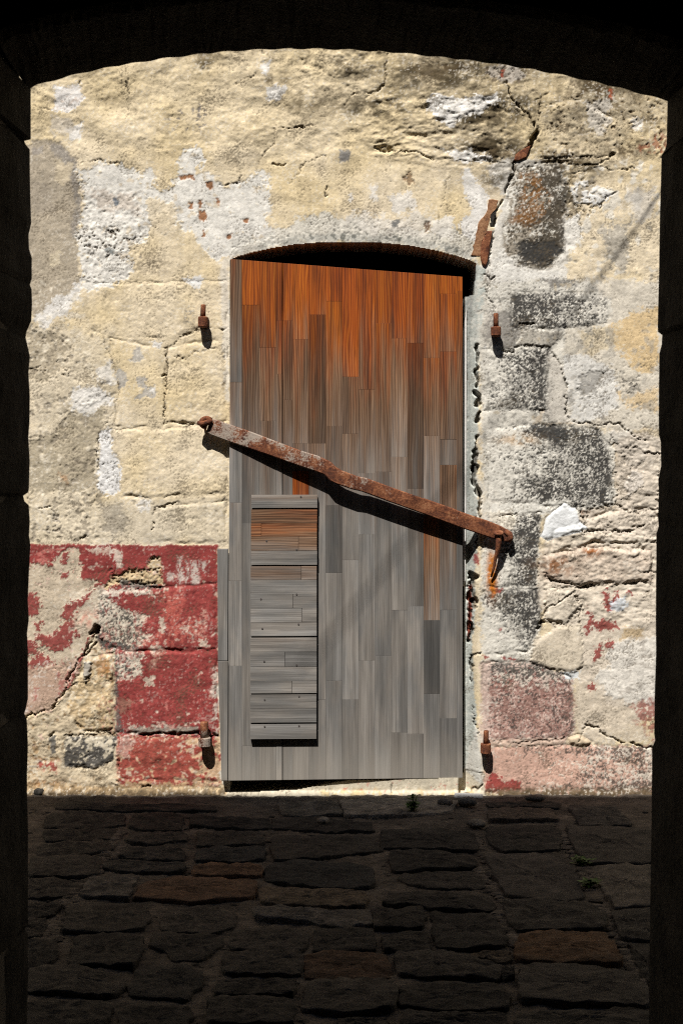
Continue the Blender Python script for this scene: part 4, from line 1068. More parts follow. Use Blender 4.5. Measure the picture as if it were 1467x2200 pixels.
# ================================================================== THE LOCKING BAR
BAR = [  # x, y, half height (px), front Y, back depth
    (450, 915, 17, -.046, .020), (462, 919, 19, -.047, .018), (494, 931, 19, -.050, .013), (540, 947, 18.5, -.056, .022), (580, 961, 18, -.062, .030), (640, 983, 17.5, -.066, .036), (679, 996, 17.5, -.068, .040),
    (680.5, 996.6, 17.5, -.068, .013), (702, 1005, 17, -.069, .013), (708, 1010, 17.5, -.071, .013), (716, 1019, 17, -.073, .013), (730, 1026, 16.5, -.073, .013), (762, 1037, 16.5, -.071, .013), (772, 1039.5, 16, -.069, .013), (782, 1042, 16, -.067, .013),
    (840, 1063, 16.5, -.061, .014), (903, 1085, 17, -.054, .014), (904.5, 1085.5, 17, -.054, .034), (972, 1110, 17.5, -.044, .034), (973.5, 1110.6, 17.5, -.044, .013), (1000, 1120, 17.5, -.040, .013), (1040, 1134, 17.5, -.037, .013), (1068, 1144, 16.5, -.035, .013), (1084, 1150, 14.5, -.035, .013), (1092, 1153, 11.5, -.035, .013), (1098, 1155, 6, -.034, .011)]
bar = thing('locking_bar', 'long rusty iron bar set aslant across the door', 'iron bar', (wx(770), 0, wz(1035)))
BO = bar.location.copy()
secs = []
for i, (x, y, hh, yf, dp) in enumerate(BAR):
    ax, ay = BAR[max(i - 1, 0)][:2]; bx, by = BAR[min(i + 1, len(BAR) - 1)][:2]
    tx, ty = 1.0, .365
    l = math.hypot(tx, ty); nx, ny = -ty / l, tx / l
    def P(s, yy): return (wx(x + nx * s) - BO.x, yy - BO.y, wz(y + ny * s) - BO.z)
    h = hh * .94; e = 2.2
    wob = .6 * math.sin(i * 1.7)
    secs.append([P(-h + wob, yf + dp), P(-h + wob, yf + .004), P(-h + e + wob, yf), P(-h * .3, yf - .001), P(h * .3, yf - .001), P(h - e, yf), P(h, yf + .004), P(h, yf + dp)])
V, Fc = sweep(secs)
part('bar', py_mesh('bar', V, Fc), M_BAR, bar)
# plate riveted over the right half, weld line
V, Fc = slab([(893, 1068), (985, 1100), (980, 1111), (889, 1079)], lambda X: -.0565 + .012 * (X - wx(893)) / (wx(985) - wx(893)), .006, .001)
part('cover_plate', py_mesh('cover_plate', [(x - BO.x, y - BO.y, z - BO.z) for x, y, z in V], Fc), M_RUST, bar)
# forged eye at the left end: a curl round the staple
pts = []
for k in range(13):
    a = R(35 + k * 20)
    pts.append((wx(446 + 11 * math.cos(a)) - BO.x, -.046 - .002 * k / 12 - BO.y, wz(909 - 9 * math.sin(a)) - BO.z))
V, Fc = tube(pts, [.012] * 8 + [.012, .0125, .013, .0125, .009], 10)
part('forged_eye', py_mesh('forged_eye', V, Fc, smooth=True), M_RUST, bar)
V, Fc = tube([(wx(x) - BO.x, y - BO.y, wz(yy) - BO.z) for x, y, yy in ((428, -.05, 909), (436, -.058, 912), (450, -.058, 908), (458, -.05, 904))], [.010, .0125, .012, .008], 10)
part('forged_tip', py_mesh('forged_tip', V, Fc, smooth=True), M_RUST, bar)
# hooked tip at the right end
V, Fc = tube([(wx(x) - BO.x, y - BO.y, wz(yy) - BO.z) for x, y, yy in ((1082, -.032, 1140), (1092, -.034, 1147), (1094, -.036, 1156), (1089, -.036, 1163))], [.012, .015, .015, .009], 10)
part('hooked_tip', py_mesh('hooked_tip', V, Fc, smooth=True), M_RUST, bar)
# staples in the wall
st = thing('iron_staple', 'small rusty staple in the cream wall holding the upper left end of the bar', 'staple', (wx(446), 0, wz(915)))
V, Fc = tube([(-.012, .03, -.01), (-.012, -.03, -.008), (-.006, -.052, 0), (.004, -.052, .004), (.012, -.03, .006), (.012, .03, .006)], .006, 8)
part('loop', py_mesh('loop', V, Fc, smooth=True), M_RUST, st)
pin = thing('eye_bolt', 'dark rusty eye bolt with a tapering shank through the lower right end of the bar', 'bolt', (wx(1066), 0, wz(1160)))
ring = []
for k in range(17):
    a = k / 16 * 2 * math.pi
    ring.append((.0165 * math.cos(a) + .003, -.056 + .010 * math.sin(a), .034 + .006 * math.sin(a)))
V, Fc = tube(ring, .0075, 8)
part('eye', py_mesh('eye', V, Fc, smooth=True), M_RUST, pin)
V, Fc = tube([(.003, -.052, .036), (.004, -.050, -.01), (.002, -.046, -.035), (-.006, -.036, -.075), (-.016, -.024, -.13), (-.026, -.014, -.172)], [.014, .014, .012, .008, .0065, .004], 10)
part('shank', py_mesh('shank', V, Fc, smooth=True), M_RUST, pin)
V, Fc = tube([(.012, -.05, .01), (.016, .05, .01)], .010, 8)
part('anchor', py_mesh('anchor', V, Fc, smooth=True), M_RUST, pin)

# ================================================================== HINGE PINS
M_PALERUST = mat_rust('paint_flecked_rust', True, None, .07)
def hinge_pin(px, py, label, mat, pin_h, lug_h, r, tilt, pr=.0125):
    t = thing('hinge_pin', label, 'hinge pin', (wx(px), 0, wz(py)), 'iron hinge pins set in the wall')
    t.rotation_euler = (0, R(tilt), 0)
    secs = []
    hh = lug_h / S / 2
    for z, k in ((-hh, .86), (-hh + .004, 1.0), (hh - .004, 1.02), (hh, .9)):
        ring = []
        for j in range(14):
            a = j / 14 * 2 * math.pi
            ring.append((r * k * math.cos(a), -.038 + r * k * math.sin(a), z))
        secs.append(ring)
    V, Fc = sweep(secs)
    part('knuckle', py_mesh('knuckle', V, Fc), mat, t)
    V, Fc = box(-r * .8, r * .8, -.03, .06, -hh * .8, hh * .8)
    part('shank', py_mesh('shank', V, Fc), mat, t)
    p = pin_h / S
    V, Fc = tube([(0, -.038, hh - .005), (0, -.038, hh + p * .5), (.001, -.038, hh + p * .92), (.001, -.038, hh + p)], [pr, pr * .98, pr * .95, pr * .75], 12)
    part('pin', py_mesh('pin', V, Fc, smooth=True), mat, t)
    return t
hinge_pin(438, 694, 'rusty hinge pin on the cream plaster, above the left end of the bar', M_RUST, 26, 23, .0225, 1)
hinge_pin(1063, 714, 'rust brown hinge pin beside the grey door edge, above the speckled black stone', M_RUST, 29, 20, .0235, -1)
hinge_pin(442, 1591, 'hinge pin crusted with pale paint at the foot of the red wall', M_PALERUST, 34, 20, .029, -2, .020)
hinge_pin(1041, 1605, 'orange rusty hinge pin low on the washed out pink stones', M_RUST, 28, 22, .024, 1)

# ================================================================== GROUND
def gp(px, py):
    d = EYE * F / (py - 1035)
    return ((px - 733.5) * d / F, d - D)

# wide ground sheet, then the joint bed between the setts
V = [(-60, -60, -.12), (60, -60, -.12), (60, 60, -.12), (-60, 60, -.12)]
g0 = part('ground', py_mesh('ground', V, [(0, 1, 2, 3)]), mat_stone('dark_earth', (.05, .045, .038), (.11, .095, .08), .95, 2, .02, .1)); g0['kind'] = 'structure'
bx_ = np.arange(-3.2, 3.21, .02); by_ = np.arange(-8.4, .09, .02)
BX, BY = np.meshgrid(bx_, by_)
BZ = -.014 + .007 * fbm(BX, BY, .12, 4, 301) + .006 * fbm(BX, BY, .035, 3, 303)
BZ += .012 * sstep(-.12, -.02, BY)
bn = fbm(BX, BY, .18, 4, 305)
bc = np.array([.10, .083, .067])[None, None] * (1 + .45 * bn)[..., None]
bc = np.clip(bc, .02, .4)
gi = np.arange(BX.size).reshape(BX.shape)
gq = np.stack([gi[:-1, :-1], gi[:-1, 1:], gi[1:, 1:], gi[1:, :-1]], -1).reshape(-1, 4)
pave = part('cobbled_pavement', np_mesh('cobbled_pavement', np.stack([BX, BY, BZ], -1).reshape(-1, 3), gq, bc.reshape(-1, 3)), M_COB)
pave['kind'] = 'structure'

def resample(P, n):
    P = np.asarray(P, float); Q = np.roll(P, -1, 0); L = np.hypot(*(Q - P).T); T = np.concatenate([[0], np.cumsum(L)])
    s = np.linspace(0, T[-1], n, endpoint=False); out = []
    for v in s:
        i = min(np.searchsorted(T, v, 'right') - 1, len(P) - 1)
        out.append(P[i] + (Q[i] - P[i]) * (v - T[i]) / L[i])
    return np.array(out)

crnd = random.Random(3)
GREY = (.040, .0345, .029)
def sett(P, col=GREY, n=52, name='cobblestone'):
    a = np.asarray(P, float)
    area = .5 * np.sum(a[:, 0] * np.roll(a[:, 1], -1) - np.roll(a[:, 0], -1) * a[:, 1])
    if area < 0: a = a[::-1]
    ring = resample(a, n)
    for _ in range(1): ring = .5 * ring + .25 * np.roll(ring, 1, 0) + .25 * np.roll(ring, -1, 0)
    c = ring.mean(0); sd = crnd.randrange(1000)
    ring = ring +   .011 * np.stack([fbm(ring[:, 0], ring[:, 1], .07, 3, sd), fbm(ring[:, 0], ring[:, 1], .07, 3, sd + 5)], -1)
    top = crnd.uniform(-.004, .008); tx, ty = crnd.uniform(-.025, .025), crnd.uniform(-.03, .03)
    V, C = [], []
    rings = ((1.06, -.06, 0), (1.06, -.014, .3), (1.058, -.003, .6), (1.04, 0, 1), (.86, .001, 1), (.74, .002, 1), (.62, .002, 1), (.5, .002, 1), (.38, .002, 1), (.26, .002, 1), (.1, .002, 1))
    cc = np.array(col) * crnd.uniform(.65, 1.35)
    for k, z, am in rings:
        p = c + (ring - c) * k
        zz = z + top + tx * (p[:, 0] - c[0]) + ty * (p[:, 1] - c[1]) + am * (.0075 * fbm(p[:, 0], p[:, 1] * 1.6, .09, 4, sd + 9, .6) - .009 * np.abs(fbm(p[:, 0], p[:, 1] * 3, .045, 3, sd + 12)))
        V.append(np.column_stack([p, zz]))
        m = 1 + .45 * fbm(p[:, 0], p[:, 1] * 1.8, .10, 4, sd + 20) + .4 * fbm(p[:, 0], p[:, 1] * 3.5, .03, 3, sd + 27)
        C.append(np.clip(cc * m[:, None], .012, .5))
    V = np.concatenate(V); C = np.concatenate(C); Fc = []
    for r in range(len(rings) - 1):
        for j in range(n):
            b = (j + 1) % n
            Fc.append((r * n + j, r * n + b, (r + 1) * n + b, (r + 1) * n + j))
    Fc.append(tuple((len(rings) - 1) * n + j for j in range(n)))
    return part(name, py_mesh(name, V, Fc, C, True), M_COB, pave)

BRN = (.085, .05, .031); TANS = (.085, .066, .047); ORG = (.12, .068, .036); LGT = (.085, .076, .067); DK = (.031, .028, .025); BLU = (.04, .039, .037)
L7 = [((205, 185), (330, 168), (530, 180), (520, 215), (420, 228), (200, 232)), ((190, 240), (300, 234), (495, 230), (488, 272), (200, 284)), ((165, 300), (300, 288), (440, 290), (480, 302), (472, 326), (330, 345), (165, 350)),
      ((140, 362), (330, 355), (430, 360), (408, 430), (130, 435)), ((565, 185), (700, 165), (780, 180), (775, 235), (640, 240), (553, 225)), ((556, 256), (790, 250), (795, 288), (640, 300), (533, 290)),
      ((537, 306), (660, 315), (780, 330), (775, 372), (640, 368), (505, 345)), ((470, 365), (640, 378), (785, 384), (768, 418), (560, 415), (445, 400)), ((822, 180), (1145, 190), (1150, 225), (1140, 235), (900, 228), (815, 220)),
      ((840, 247), (1110, 247), (1115, 292), (1080, 302), (840, 308)), ((845, 320), (1120, 312), (1120, 368), (980, 374), (835, 372)), [(840, 396), (920, 384), (1110, 396), (1104, 434), (960, 438), (828, 424)],
      [(385, 440), (585, 436), (545, 533), (345, 524)], [(625, 460), (760, 440), (1080, 455), (1090, 475), (1060, 528), (830, 544), (580, 530), (600, 490)], ((100, 450), (260, 446), (338, 465), (332, 495), (240, 524), (100, 520)),
      ((100, 546), (268, 546), (228, 600), (100, 610)), ((300, 570), (400, 546), (600, 560), (638, 600), (608, 660), (480, 674), (275, 670)), ((722, 570), (850, 558), (1002, 590), (993, 650), (900, 674), (690, 664), (686, 620)),
      ((330, 692), (500, 676), (600, 692), (613, 740), (568, 818), (302, 808), (312, 745)), ((100, 714), (240, 710), (250, 770), (190, 810), (100, 815)), ((650, 680), (750, 676), (928, 690), (946, 720), (868, 780), (740, 790), (700, 745), (640, 730)),
      ((1012, 650), (1280, 660), (1303, 690), (1298, 745), (1150, 755), (986, 740), (977, 705)), ((960, 766), (1280, 766), (1288, 800), (1273, 850), (958, 850)), ((130, 840), (300, 825), (480, 860), (528, 900), (490, 944), (300, 934), (130, 930)),
      ((592, 820), (780, 816), (868, 850), (848, 900), (800, 958), (560, 934), (552, 910)), ((930, 886), (1258, 880), (1248, 944), (922, 942)), ((902, 962), (1110, 952), (1248, 962), (1243, 1055), (880, 1060)),
      ((110, 976), (400, 970), (488, 1000), (420, 1080), (110, 1080)), ((530, 986), (800, 986), (818, 1030), (790, 1085), (500, 1085)), ((100, 622), (195, 612), (200, 658), (160, 700), (100, 704)), ((260, 120), (560, 128), (900, 136), (900, 160), (560, 158), (250, 148))]
C7 = {11: BRN, 12: LGT, 13: BRN, 8: DK, 24: DK, 6: DK, 7: DK, 10: BLU}
L8 = [((185, 250), (400, 245), (560, 265), (590, 333), (420, 325), (190, 314)), ((627, 226), (905, 222), (943, 255), (928, 323), (700, 330), (642, 290)), ((975, 232), (1345, 236), (1345, 374), (1050, 380), (1012, 330)),
      ((217, 336), (400, 336), (570, 370), (580, 398), (420, 408), (240, 418), (222, 390)), ((622, 356), (860, 350), (978, 370), (1038, 528), (960, 543), (722, 520), (682, 470)), ((272, 420), (480, 416), (590, 430), (618, 480), (560, 490), (350, 480), (257, 450)),
      ((1062, 396), (1345, 396), (1345, 560), (1182, 570), (1112, 480)), ((227, 516), (420, 511), (630, 531), (653, 560), (648, 588), (400, 578), (192, 558)), ((147, 582), (350, 582), (363, 610), (350, 658), (150, 663)), ((402, 592), (650, 602), (698, 680), (713, 733), (560, 744), (412, 733), (397, 660)),
      ((702, 546), (850, 536), (1080, 571), (1128, 610), (1128, 663), (900, 664), (752, 669), (722, 620)), ((1162, 592), (1345, 582), (1345, 715), (1202, 700)), ((182, 690), (370, 680), (388, 740), (378, 764), (190, 754)), ((762, 690), (870, 670), (1130, 690), (1198, 790), (1193, 814), (930, 810), (762, 795)),
      ((242, 776), (440, 771), (560, 790), (668, 825), (688, 858), (658, 878), (400, 864), (247, 860)), ((1232, 730), (1345, 725), (1345, 900), (1290, 860)), ((560, 757), (720, 757), (738, 790), (700, 800), (560, 788)), ((772, 830), (1000, 816), (1240, 851), (1300, 920), (1310, 990), (1050, 984), (777, 974)),
      ((252, 906), (400, 891), (680, 906), (713, 940), (713, 1003), (500, 1009), (262, 984)), ((285, 1022), (700, 1032), (700, 1085), (270, 1085)), ((772, 1022), (1300, 1012), (1320, 1095), (772, 1095)), ((0, 1046), (200, 1050), (195, 1085), (0, 1085)),
      ((985, 142), (1180, 148), (1240, 214), (1030, 222)), ((640, 152), (900, 148), (930, 195), (640, 205)), ((690, 836), (735, 834), (752, 870), (705, 878))]
C8 = {13: ORG, 4: (.07, .06, .052), 6: (.085, .073, .06), 22: LGT, 23: (.09, .07, .055), 16: TANS}
LX = [([(593, 1757), (665, 1752), (740, 1758), (793, 1763), (795, 1780), (730, 1782), (640, 1780), (588, 1777)], GREY), ([(588, 1793), (680, 1790), (785, 1792), (817, 1812), (817, 1824), (700, 1838), (590, 1845)], GREY),
      ([(578, 1857), (650, 1848), (740, 1857), (795, 1866), (803, 1900), (730, 1908), (640, 1898), (575, 1890)], BLU), ([(563, 1907), (650, 1907), (740, 1914), (778, 1917), (785, 1932), (775, 1946), (660, 1945), (562, 1935)], TANS),
      ([(550, 1955), (615, 1950), (740, 1955), (795, 1956), (798, 1980), (735, 1992), (640, 1978), (548, 1970)], LGT), ([(680, 1995), (735, 1990), (800, 1995), (808, 2035), (740, 2040), (672, 2040)], GREY),
      ([(658, 2048), (740, 2042), (825, 2047), (838, 2080), (830, 2095), (740, 2100), (655, 2092)], BRN), ([(662, 2107), (740, 2103), (840, 2108), (848, 2140), (840, 2165), (740, 2172), (655, 2168)], GREY),
      ([(735, 1722), (860, 1714), (985, 1720), (960, 1742), (860, 1750), (745, 1752)], (.17, .15, .125)), ([(600, 1724), (720, 1722), (735, 1748), (610, 1750)], (.10, .09, .075)), ([(1045, 1722), (1200, 1724), (1195, 1732), (1050, 1731)], GREY)]
for i, p in enumerate(L7): sett([gp(*x) for x in A7(*p)], C7.get(i, GREY))
for i, p in enumerate(L8): sett([gp(*x) for x in A8(*p)], C8.get(i, GREY))
for p, c in LX: sett([gp(*x) for x in p], c)
# the same paving goes on beside and under the arch
def traced(X, Y):
    d = Y + D
    if d < 3.72 or d > 6.75: return False
    px = 733.5 + X * F / d
    return 40 < px < 1412
for row in range(-1, 22):
    y = -.22 - row * .245; x = -2.1 + crnd.uniform(0, .3)
    if y < -4.9: break
    while x < 2.1:
        wd = crnd.uniform(.3, .52); g = crnd.uniform(.018, .04)
        P = [(x + g, y + .105), (x + wd * .5, y + .112), (x + wd, y + .1 + crnd.uniform(-.02, .01)), (x + wd - crnd.uniform(0, .02), y - .1), (x + wd * .5, y - .108), (x + g + crnd.uniform(0, .02), y - .102)]
        if not any(traced(*p) for p in P) and y < .02: sett(P, GREY if crnd.random() < .8 else BRN, 20)
        x += wd

# rubble and chips packed in the joints
grnd = random.Random(9)
GV, GF, GC = [], [], []
def chip(x, y, z, r, col, fl=.5):
    o = len(GV); k = 7; a0 = grnd.random() * 6
    for ring, (rr, zz) in enumerate(((1, -.5), (.95, .2), (.5, .7))):
        for j in range(k):
            a = a0 + j / k * 2 * math.pi; rj = r * rr * grnd.uniform(.75, 1.2)
            GV.append((x + rj * 1.4 * math.cos(a), y + rj * math.sin(a), z + zz * r * fl)); GC.append(col)
    for ring in range(2):
        for j in range(k):
            GF.append((o + ring * k + j, o + ring * k + (j + 1) % k, o + (ring + 1) * k + (j + 1) % k, o + (ring + 1) * k + j))
    GF.append(tuple(o + 2 * k + j for j in range(k)))
for _ in range(2600):
    y = grnd.uniform(-3.4, -.03); x = grnd.uniform(-1.6, 1.6)
    c = np.array((.085, .072, .058)) * grnd.uniform(.5, 1.5)
    chip(x, y, -.016, grnd.uniform(.004, .013), c)
for poly in (A7((510, 240), (530, 300), (420, 400), (340, 520), (230, 700), (180, 700), (290, 520), (400, 400), (470, 300)), A8((575, 260), (640, 400), (700, 560), (745, 700), (735, 720), (690, 640), (600, 420)), A8((950, 250), (1060, 400), (1180, 640), (1300, 880), (1270, 860), (1130, 620), (1020, 400))):
    for _ in range(240):
        i = grnd.randrange(len(poly)); a = poly[i]; b = poly[grnd.randrange(len(poly))]; tt = grnd.random() * .25
        X, Y = gp(a[0] + (b[0] - a[0]) * tt, a[1] + (b[1] - a[1]) * tt)
        chip(X, Y, -.012, grnd.uniform(.008, .024), np.array((.11, .092, .076)) * grnd.uniform(.6, 1.3))
gr = part('gravel', py_mesh('gravel', GV, GF, np.array(GC)), M_COB); gr['kind'] = 'stuff'

# ------------------------------------------------------------------ loose things on the ground
def loose_stone(px, py, w_, d_, h_, label, col, name='loose_stone'):
    X, Y = gp(px, py); V, Fc = [], []; k = 14; rr = random.Random(int(px))
    ph = [rr.uniform(.82, 1.15) for _ in range(k)]
    prof = ((.85, 0), (1.0, .35), (.92, .75), (.6, .97))
    for s, z in prof:
        for j in range(k):
            a = j / k * 2 * math.pi
            V.append((w_ / 2 * s * ph[j] * math.cos(a), d_ / 2 * s * ph[j] * math.sin(a), z * h_ * rr.uniform(.92, 1.06)))
    for r in range(len(prof) - 1):
        for j in range(k): Fc.append((r * k + j, r * k + (j + 1) % k, (r + 1) * k + (j + 1) % k, (r + 1) * k + j))
    Fc.append(tuple((len(prof) - 1) * k + j for j in range(k))); Fc.append(tuple(range(k))[::-1])
    C = np.array([np.array(col) * rr.uniform(.8, 1.2) for _ in V])
    o = part(name, py_mesh(name, V, Fc, C, True), M_COB)
    o.location = (X, Y, -.002); o['label'] = label; o['category'] = 'stone'; o['kind'] = 'thing'
    return o
loose_stone(695, 1766, .052, .06, .022, 'small pale pebble lying alone on the paving in front of the door', (.22, .20, .17))
loose_stone(1025, 1772, .09, .11, .022, 'flat grey stone lying on the paving below the white pipe', (.15, .135, .115))
loose_stone(955, 1728, .07, .07, .03, 'rounded stone beside the weed at the foot of the sill', (.16, .145, .125))
loose_stone(1003, 1728, .09, .07, .034, 'rounded stone right under the white pipe', (.14, .13, .115))
loose_stone(84, 1707, .05, .04, .03, 'dark lump of stone at the foot of the wall by the left jamb', (.05, .046, .04))
loose_stone(1150, 1718, .10, .06, .022, 'flat stone by the wall under the pink block', (.13, .115, .10))

pipe = thing('pipe_stub', 'short stub of white pipe lying at the right end of the door sill', 'pipe', (wx(1004), -.034, wz(1709)))
V, Fc = tube([(-.062, .004, .003), (-.05, 0, .002), (.05, 0, -.002), (.064, .002, -.004)], [.0165, .0185, .0185, .017], 14)
part('tube', py_mesh('tube', V, Fc, smooth=True), M_WHITE, pipe)

def weed(px, py, h, nst, spread, label, name='weed', seed=1):
    X, Y = gp(px, py); rr = random.Random(seed)
    t = thing(name, label, 'weed', (X, Y, -.012))
    for s in range(nst):
        a = rr.uniform(0, 6.28); hh = h * rr.uniform(.5, 1); sp = spread * rr.uniform(.3, 1)
        end = (sp * math.cos(a), sp * math.sin(a) * .7, hh)
        mid_ = (end[0] * .35, end[1] * .35, hh * .6)
        V, Fc = tube([(0, 0, 0), mid_, end], [.0022, .0017, .001], 5)
        part('stem', py_mesh('stem', V, Fc), M_LEAF, t)
        LV, LF = [], []
        for q_ in range(16):
            f = rr.uniform(.3, 1.0)
            bx0, by0, bz0 = (mid_[0] * f * 2 * .5 + end[0] * f * .5, mid_[1] * f + end[1] * f * .5 - mid_[1] * f * .5, hh * f)
            b = rr.uniform(0, 6.28); L = rr.uniform(.014, .036); wl = L * .28; up = rr.uniform(-.1, .5)
            dx, dy = math.cos(b), math.sin(b); o = len(LV)
            LV += [(bx0, by0, bz0), (bx0 + dx * L * .5 - dy * wl, by0 + dy * L * .5 + dx * wl, bz0 + L * up * .6), (bx0 + dx * L, by0 + dy * L, bz0 + L * up), (bx0 + dx * L * .5 + dy * wl, by0 + dy * L * .5 - dx * wl, bz0 + L * up * .6), (bx0 + dx * L * .5, by0 + dy * L * .5, bz0 + L * up * .4)]
            LF += [(o, o + 4, o + 1), (o + 1, o + 4, o + 2), (o, o + 3, o + 4), (o + 3, o + 2, o + 4)]
        part('leaves', py_mesh('leaves', LV, LF), M_LEAF, t)
weed(888, 1742, .085, 9, .05, 'small green weed growing at the foot of the door sill', seed=2)
weed(1246, 1856, .04, 6, .05, 'tuft of small weed in the open joint of the paving, right side', seed=4)
weed(1262, 1900, .03, 6, .05, 'low weed further along the same joint, nearer the arch', seed=6)

# ================================================================== THE ARCHWAY WE LOOK THROUGH
AY = -3.3; AD = D + AY                      # street face of the passage wall
def ax(px): return (px - 733.5) * AD / F
def az(py): return EYE + (1035 - py) * AD / F
arch = thing('stone_archway', 'dark unlit stone archway and passage framing the view', 'archway', (0, AY, 0))
def wob3(x, y, z, amp, sc, seed):
    X = np.array([x + z * .37]); Y = np.array([y + z])
    return amp * float(fbm(X, Y, sc, 3, seed)[0])
LEFT = [(68, 193), (68, 240), (68, 300), (54, 303.5), (58, 312), (66, 322), (66, 380), (69, 480), (63, 505), (64, 535), (70, 555), (70, 600), (66, 612), (70, 622), (71, 650), (69, 690), (58, 715), (57, 727), (66, 765), (63, 800), (66, 850), (65, 910), (63, 940), (66, 990), (64, 1050), (62, 1058), (52, 1065), (55, 1077), (64, 1085), (66, 1120), (64, 1150), (67, 1170), (64, 1230), (62, 1290), (64, 1330), (60, 1360), (62, 1400), (62, 1500), (57, 1523), (54, 1531), (60, 1545), (62, 1600), (60, 1660), (60, 1700), (62, 1800), (62, 1900), (62, 1985), (55, 1994), (62, 2004), (62, 2100), (60, 2200), (62, 2350)]
RIGHT = [(1432, 217), (1431, 260), (1430, 310), (1427, 322), (1419, 335), (1417, 410), (1415, 500), (1412, 650), (1411, 713), (1420, 720), (1419, 740), (1414, 760), (1413, 890), (1413, 935), (1417, 950), (1417, 975), (1418, 1000), (1412, 1030), (1413, 1060), (1411, 1110), (1413, 1130), (1408, 1145), (1407, 1250), (1407, 1330), (1407, 1400), (1404, 1500), (1403, 1575), (1405, 1590), (1399, 1605), (1398, 1750), (1396, 1850), (1394, 1990), (1392, 2200), (1392, 2350)]
def dense(pts, st=9):
    out = []
    for (a, b), (c, d) in zip(pts[:-1], pts[1:]):
        n = max(1, int(abs(d - b) / st))
        for i in range(n): out.append((a + (c - a) * i / n, b + (d - b) * i / n))
    return out + [pts[-1]]
def jamb(pts, y0, y1, sgn, seed, first):
    rows = [p for p in dense(pts) if y0 < p[1] < y1]
    yy_ = [p[1] for p in pts]; xx_ = [p[0] for p in pts]
    rows = [(float(np.interp(y0, yy_, xx_)), y0 + .1)] + rows + [(float(np.interp(y1, yy_, xx_)), y1 - .1)]
    secs = []
    rs = random.Random(seed); back = rs.uniform(-.012, .012)
    for px, py in rows:
        e = ax(px); z = az(py)
        ring = [(e - sgn * .26, AY - .012)]
        for k, dy in enumerate((0, -.004, -.05, -.11, -.18, -.25, -.296, -.30)):
            bulge = (0, .0, .004, .004, .002, .004, -.002, -.012)[k]
            # the face splays gently outwards so the street-side arris is what bounds the view
            ring.append((e - sgn * (.0035 if k == 0 else 0) - sgn * (.02 * abs(dy) / .3 + back * abs(dy) / .3) - sgn * wob3(dy * 3, z, seed, .007, .12, seed) * min(1, abs(dy) / .05), AY + dy))
        ring.append((e - sgn * .26, AY - .30))
        secs.append([(x, y - AY, z) for x, y in ring])
    V, Fc = sweep(secs)
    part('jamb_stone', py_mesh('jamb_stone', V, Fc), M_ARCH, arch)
for i, (a, b) in enumerate(((191, 303), (303.5, 612), (612, 727), (727, 1065), (1065, 1531), (1531, 1994), (1994, 2352))): jamb(LEFT, a, b, 1, 40 + i, i == 0)
for i, (a, b) in enumerate(((215, 335), (335, 720), (720, 1145), (1145, 1605), (1605, 1850), (1850, 2352))): jamb(RIGHT, a, b, -1, 60 + i, i == 0)
ARC = [(60, 195), (68, 190), (80, 184), (130, 170), (180, 157), (250, 143), (350, 127), (450, 115), (530, 109), (600, 106), (680, 106), (750, 108), (850, 114), (900, 119), (1000, 130), (1050, 136), (1130, 148), (1200, 161), (1270, 176), (1330, 190), (1400, 209), (1432, 217.5), (1440, 219)]
def densex(pts, st=12):
    out = []
    for (a, b), (c, d) in zip(pts[:-1], pts[1:]):
        n = max(1, int(abs(c - a) / st))
        for i in range(n): out.append((a + (c - a) * i / n, b + (d - b) * i / n))
    return out + [pts[-1]]
cuts = [52, 258, 445, 628, 812, 985, 1150, 1302, 1446]
for i in range(len(cuts) - 1):
    rows = [p for p in densex(ARC, 8) if cuts[i] < p[0] < cuts[i + 1]]
    xa, xb = max(cuts[i], ARC[0][0]), min(cuts[i + 1], ARC[-1][0]); fx = lambda x: float(np.interp(x, [p[0] for p in ARC], [p[1] for p in ARC]))
    rows = [(xa + .15, fx(xa))] + rows + [(xb - .15, fx(xb))]
    secs = []
    for px, py in rows:
        x = ax(px); z = az(py - 1.4 * math.sin(px * .09 + i))
        lean = (px - 733.5) / 700 * .10
        ring = [(x + lean, AY - .012, z + .30), (x, AY - .0, z + .004), (x, AY - .004, z)]
        for dy in (-.06, -.13, -.2, -.27): ring.append((x, AY + dy, z + .03 * abs(dy) / .3 + wob3(px * .01, dy * 3, i, .006, .12, 80 + i)))
        ring += [(x, AY - .30, z + .04), (x + lean, AY - .30, z + .30)]
        secs.append([(a, b - AY, c) for a, b, c in ring])
    V, Fc = sweep(secs)
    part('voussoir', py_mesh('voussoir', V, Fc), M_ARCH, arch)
secs = []
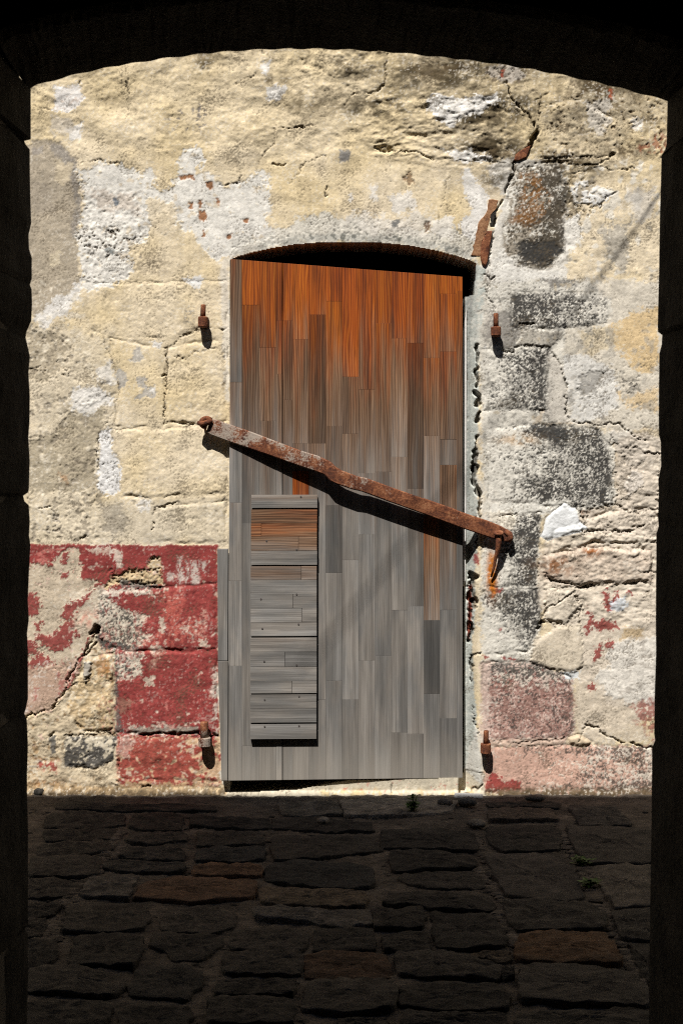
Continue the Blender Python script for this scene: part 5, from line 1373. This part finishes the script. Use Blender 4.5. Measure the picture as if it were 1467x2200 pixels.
for px, py in densex(ARC, 40):
    x = ax(px); z = az(py) + .006; lean = (px - 733.5) / 700 * .10
    secs.append([(x + lean, -.02, z + .29), (x, -.02, z), (x, -.285, z + .045), (x + lean, -.285, z + .29)])
V, Fc = sweep(secs)
part('joint_mortar', py_mesh('joint_mortar', V, Fc), M_MORTAR, arch)
# mortar core behind the stones and the rest of the building
def ab(*a): 
    v, f = box(*a); return [(x, y - AY, z) for x, y, z in v], f
HR = 5.742
cv = join(ab(-8, ax(46), AY - .285, AY - .02, -.3, 2.70), ab(ax(1444), 8, AY - .285, AY - .02, -.3, 2.70))
part('mortar_core', py_mesh('mortar_core', *cv), M_MORTAR, arch)
fv = join(ab(-8, ax(-160), AY - .50, AY - .006, -.3, HR), ab(ax(1650), 8, AY - .50, AY - .006, -.3, HR), ab(ax(-160), ax(1650), AY - .50, AY - .006, 2.66, HR))
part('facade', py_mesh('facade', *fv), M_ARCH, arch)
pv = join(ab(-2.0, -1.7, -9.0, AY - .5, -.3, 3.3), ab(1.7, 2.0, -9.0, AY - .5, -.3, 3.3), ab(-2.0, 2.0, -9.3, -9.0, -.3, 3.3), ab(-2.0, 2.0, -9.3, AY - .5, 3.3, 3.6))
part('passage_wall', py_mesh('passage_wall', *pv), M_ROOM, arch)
part('roof', py_mesh('roof', *ab(-8, 8, -10, AY - .5, HR - .3, HR - .05)), M_ROOM, arch)

# ================================================================== OVERHEAD WIRE (its soft shadow crosses wall and door)
def back(px, py, t):
    return Vector((wx(px), 0, wz(py))) - LIGHT * t
A = Vector(back(1640, 112, .03)); B = Vector(back(650, 1468, 3.34))
wire = thing('service_wire', 'black overhead wire strung across the street from roof to wall', 'wire', A)
V, Fc = tube([tuple((B - A) * (i / 10.0)) for i in range(11)], .0045, 8)
part('cable', py_mesh('cable', V, Fc, smooth=True), mat_plain('black_rubber', (.02, .02, .02), .6), wire)
V, Fc = tube([(0, -.02, 0), (0, .1, 0)], .014, 8)
part('wall_hook', py_mesh('wall_hook', V, Fc), M_RUST, wire)
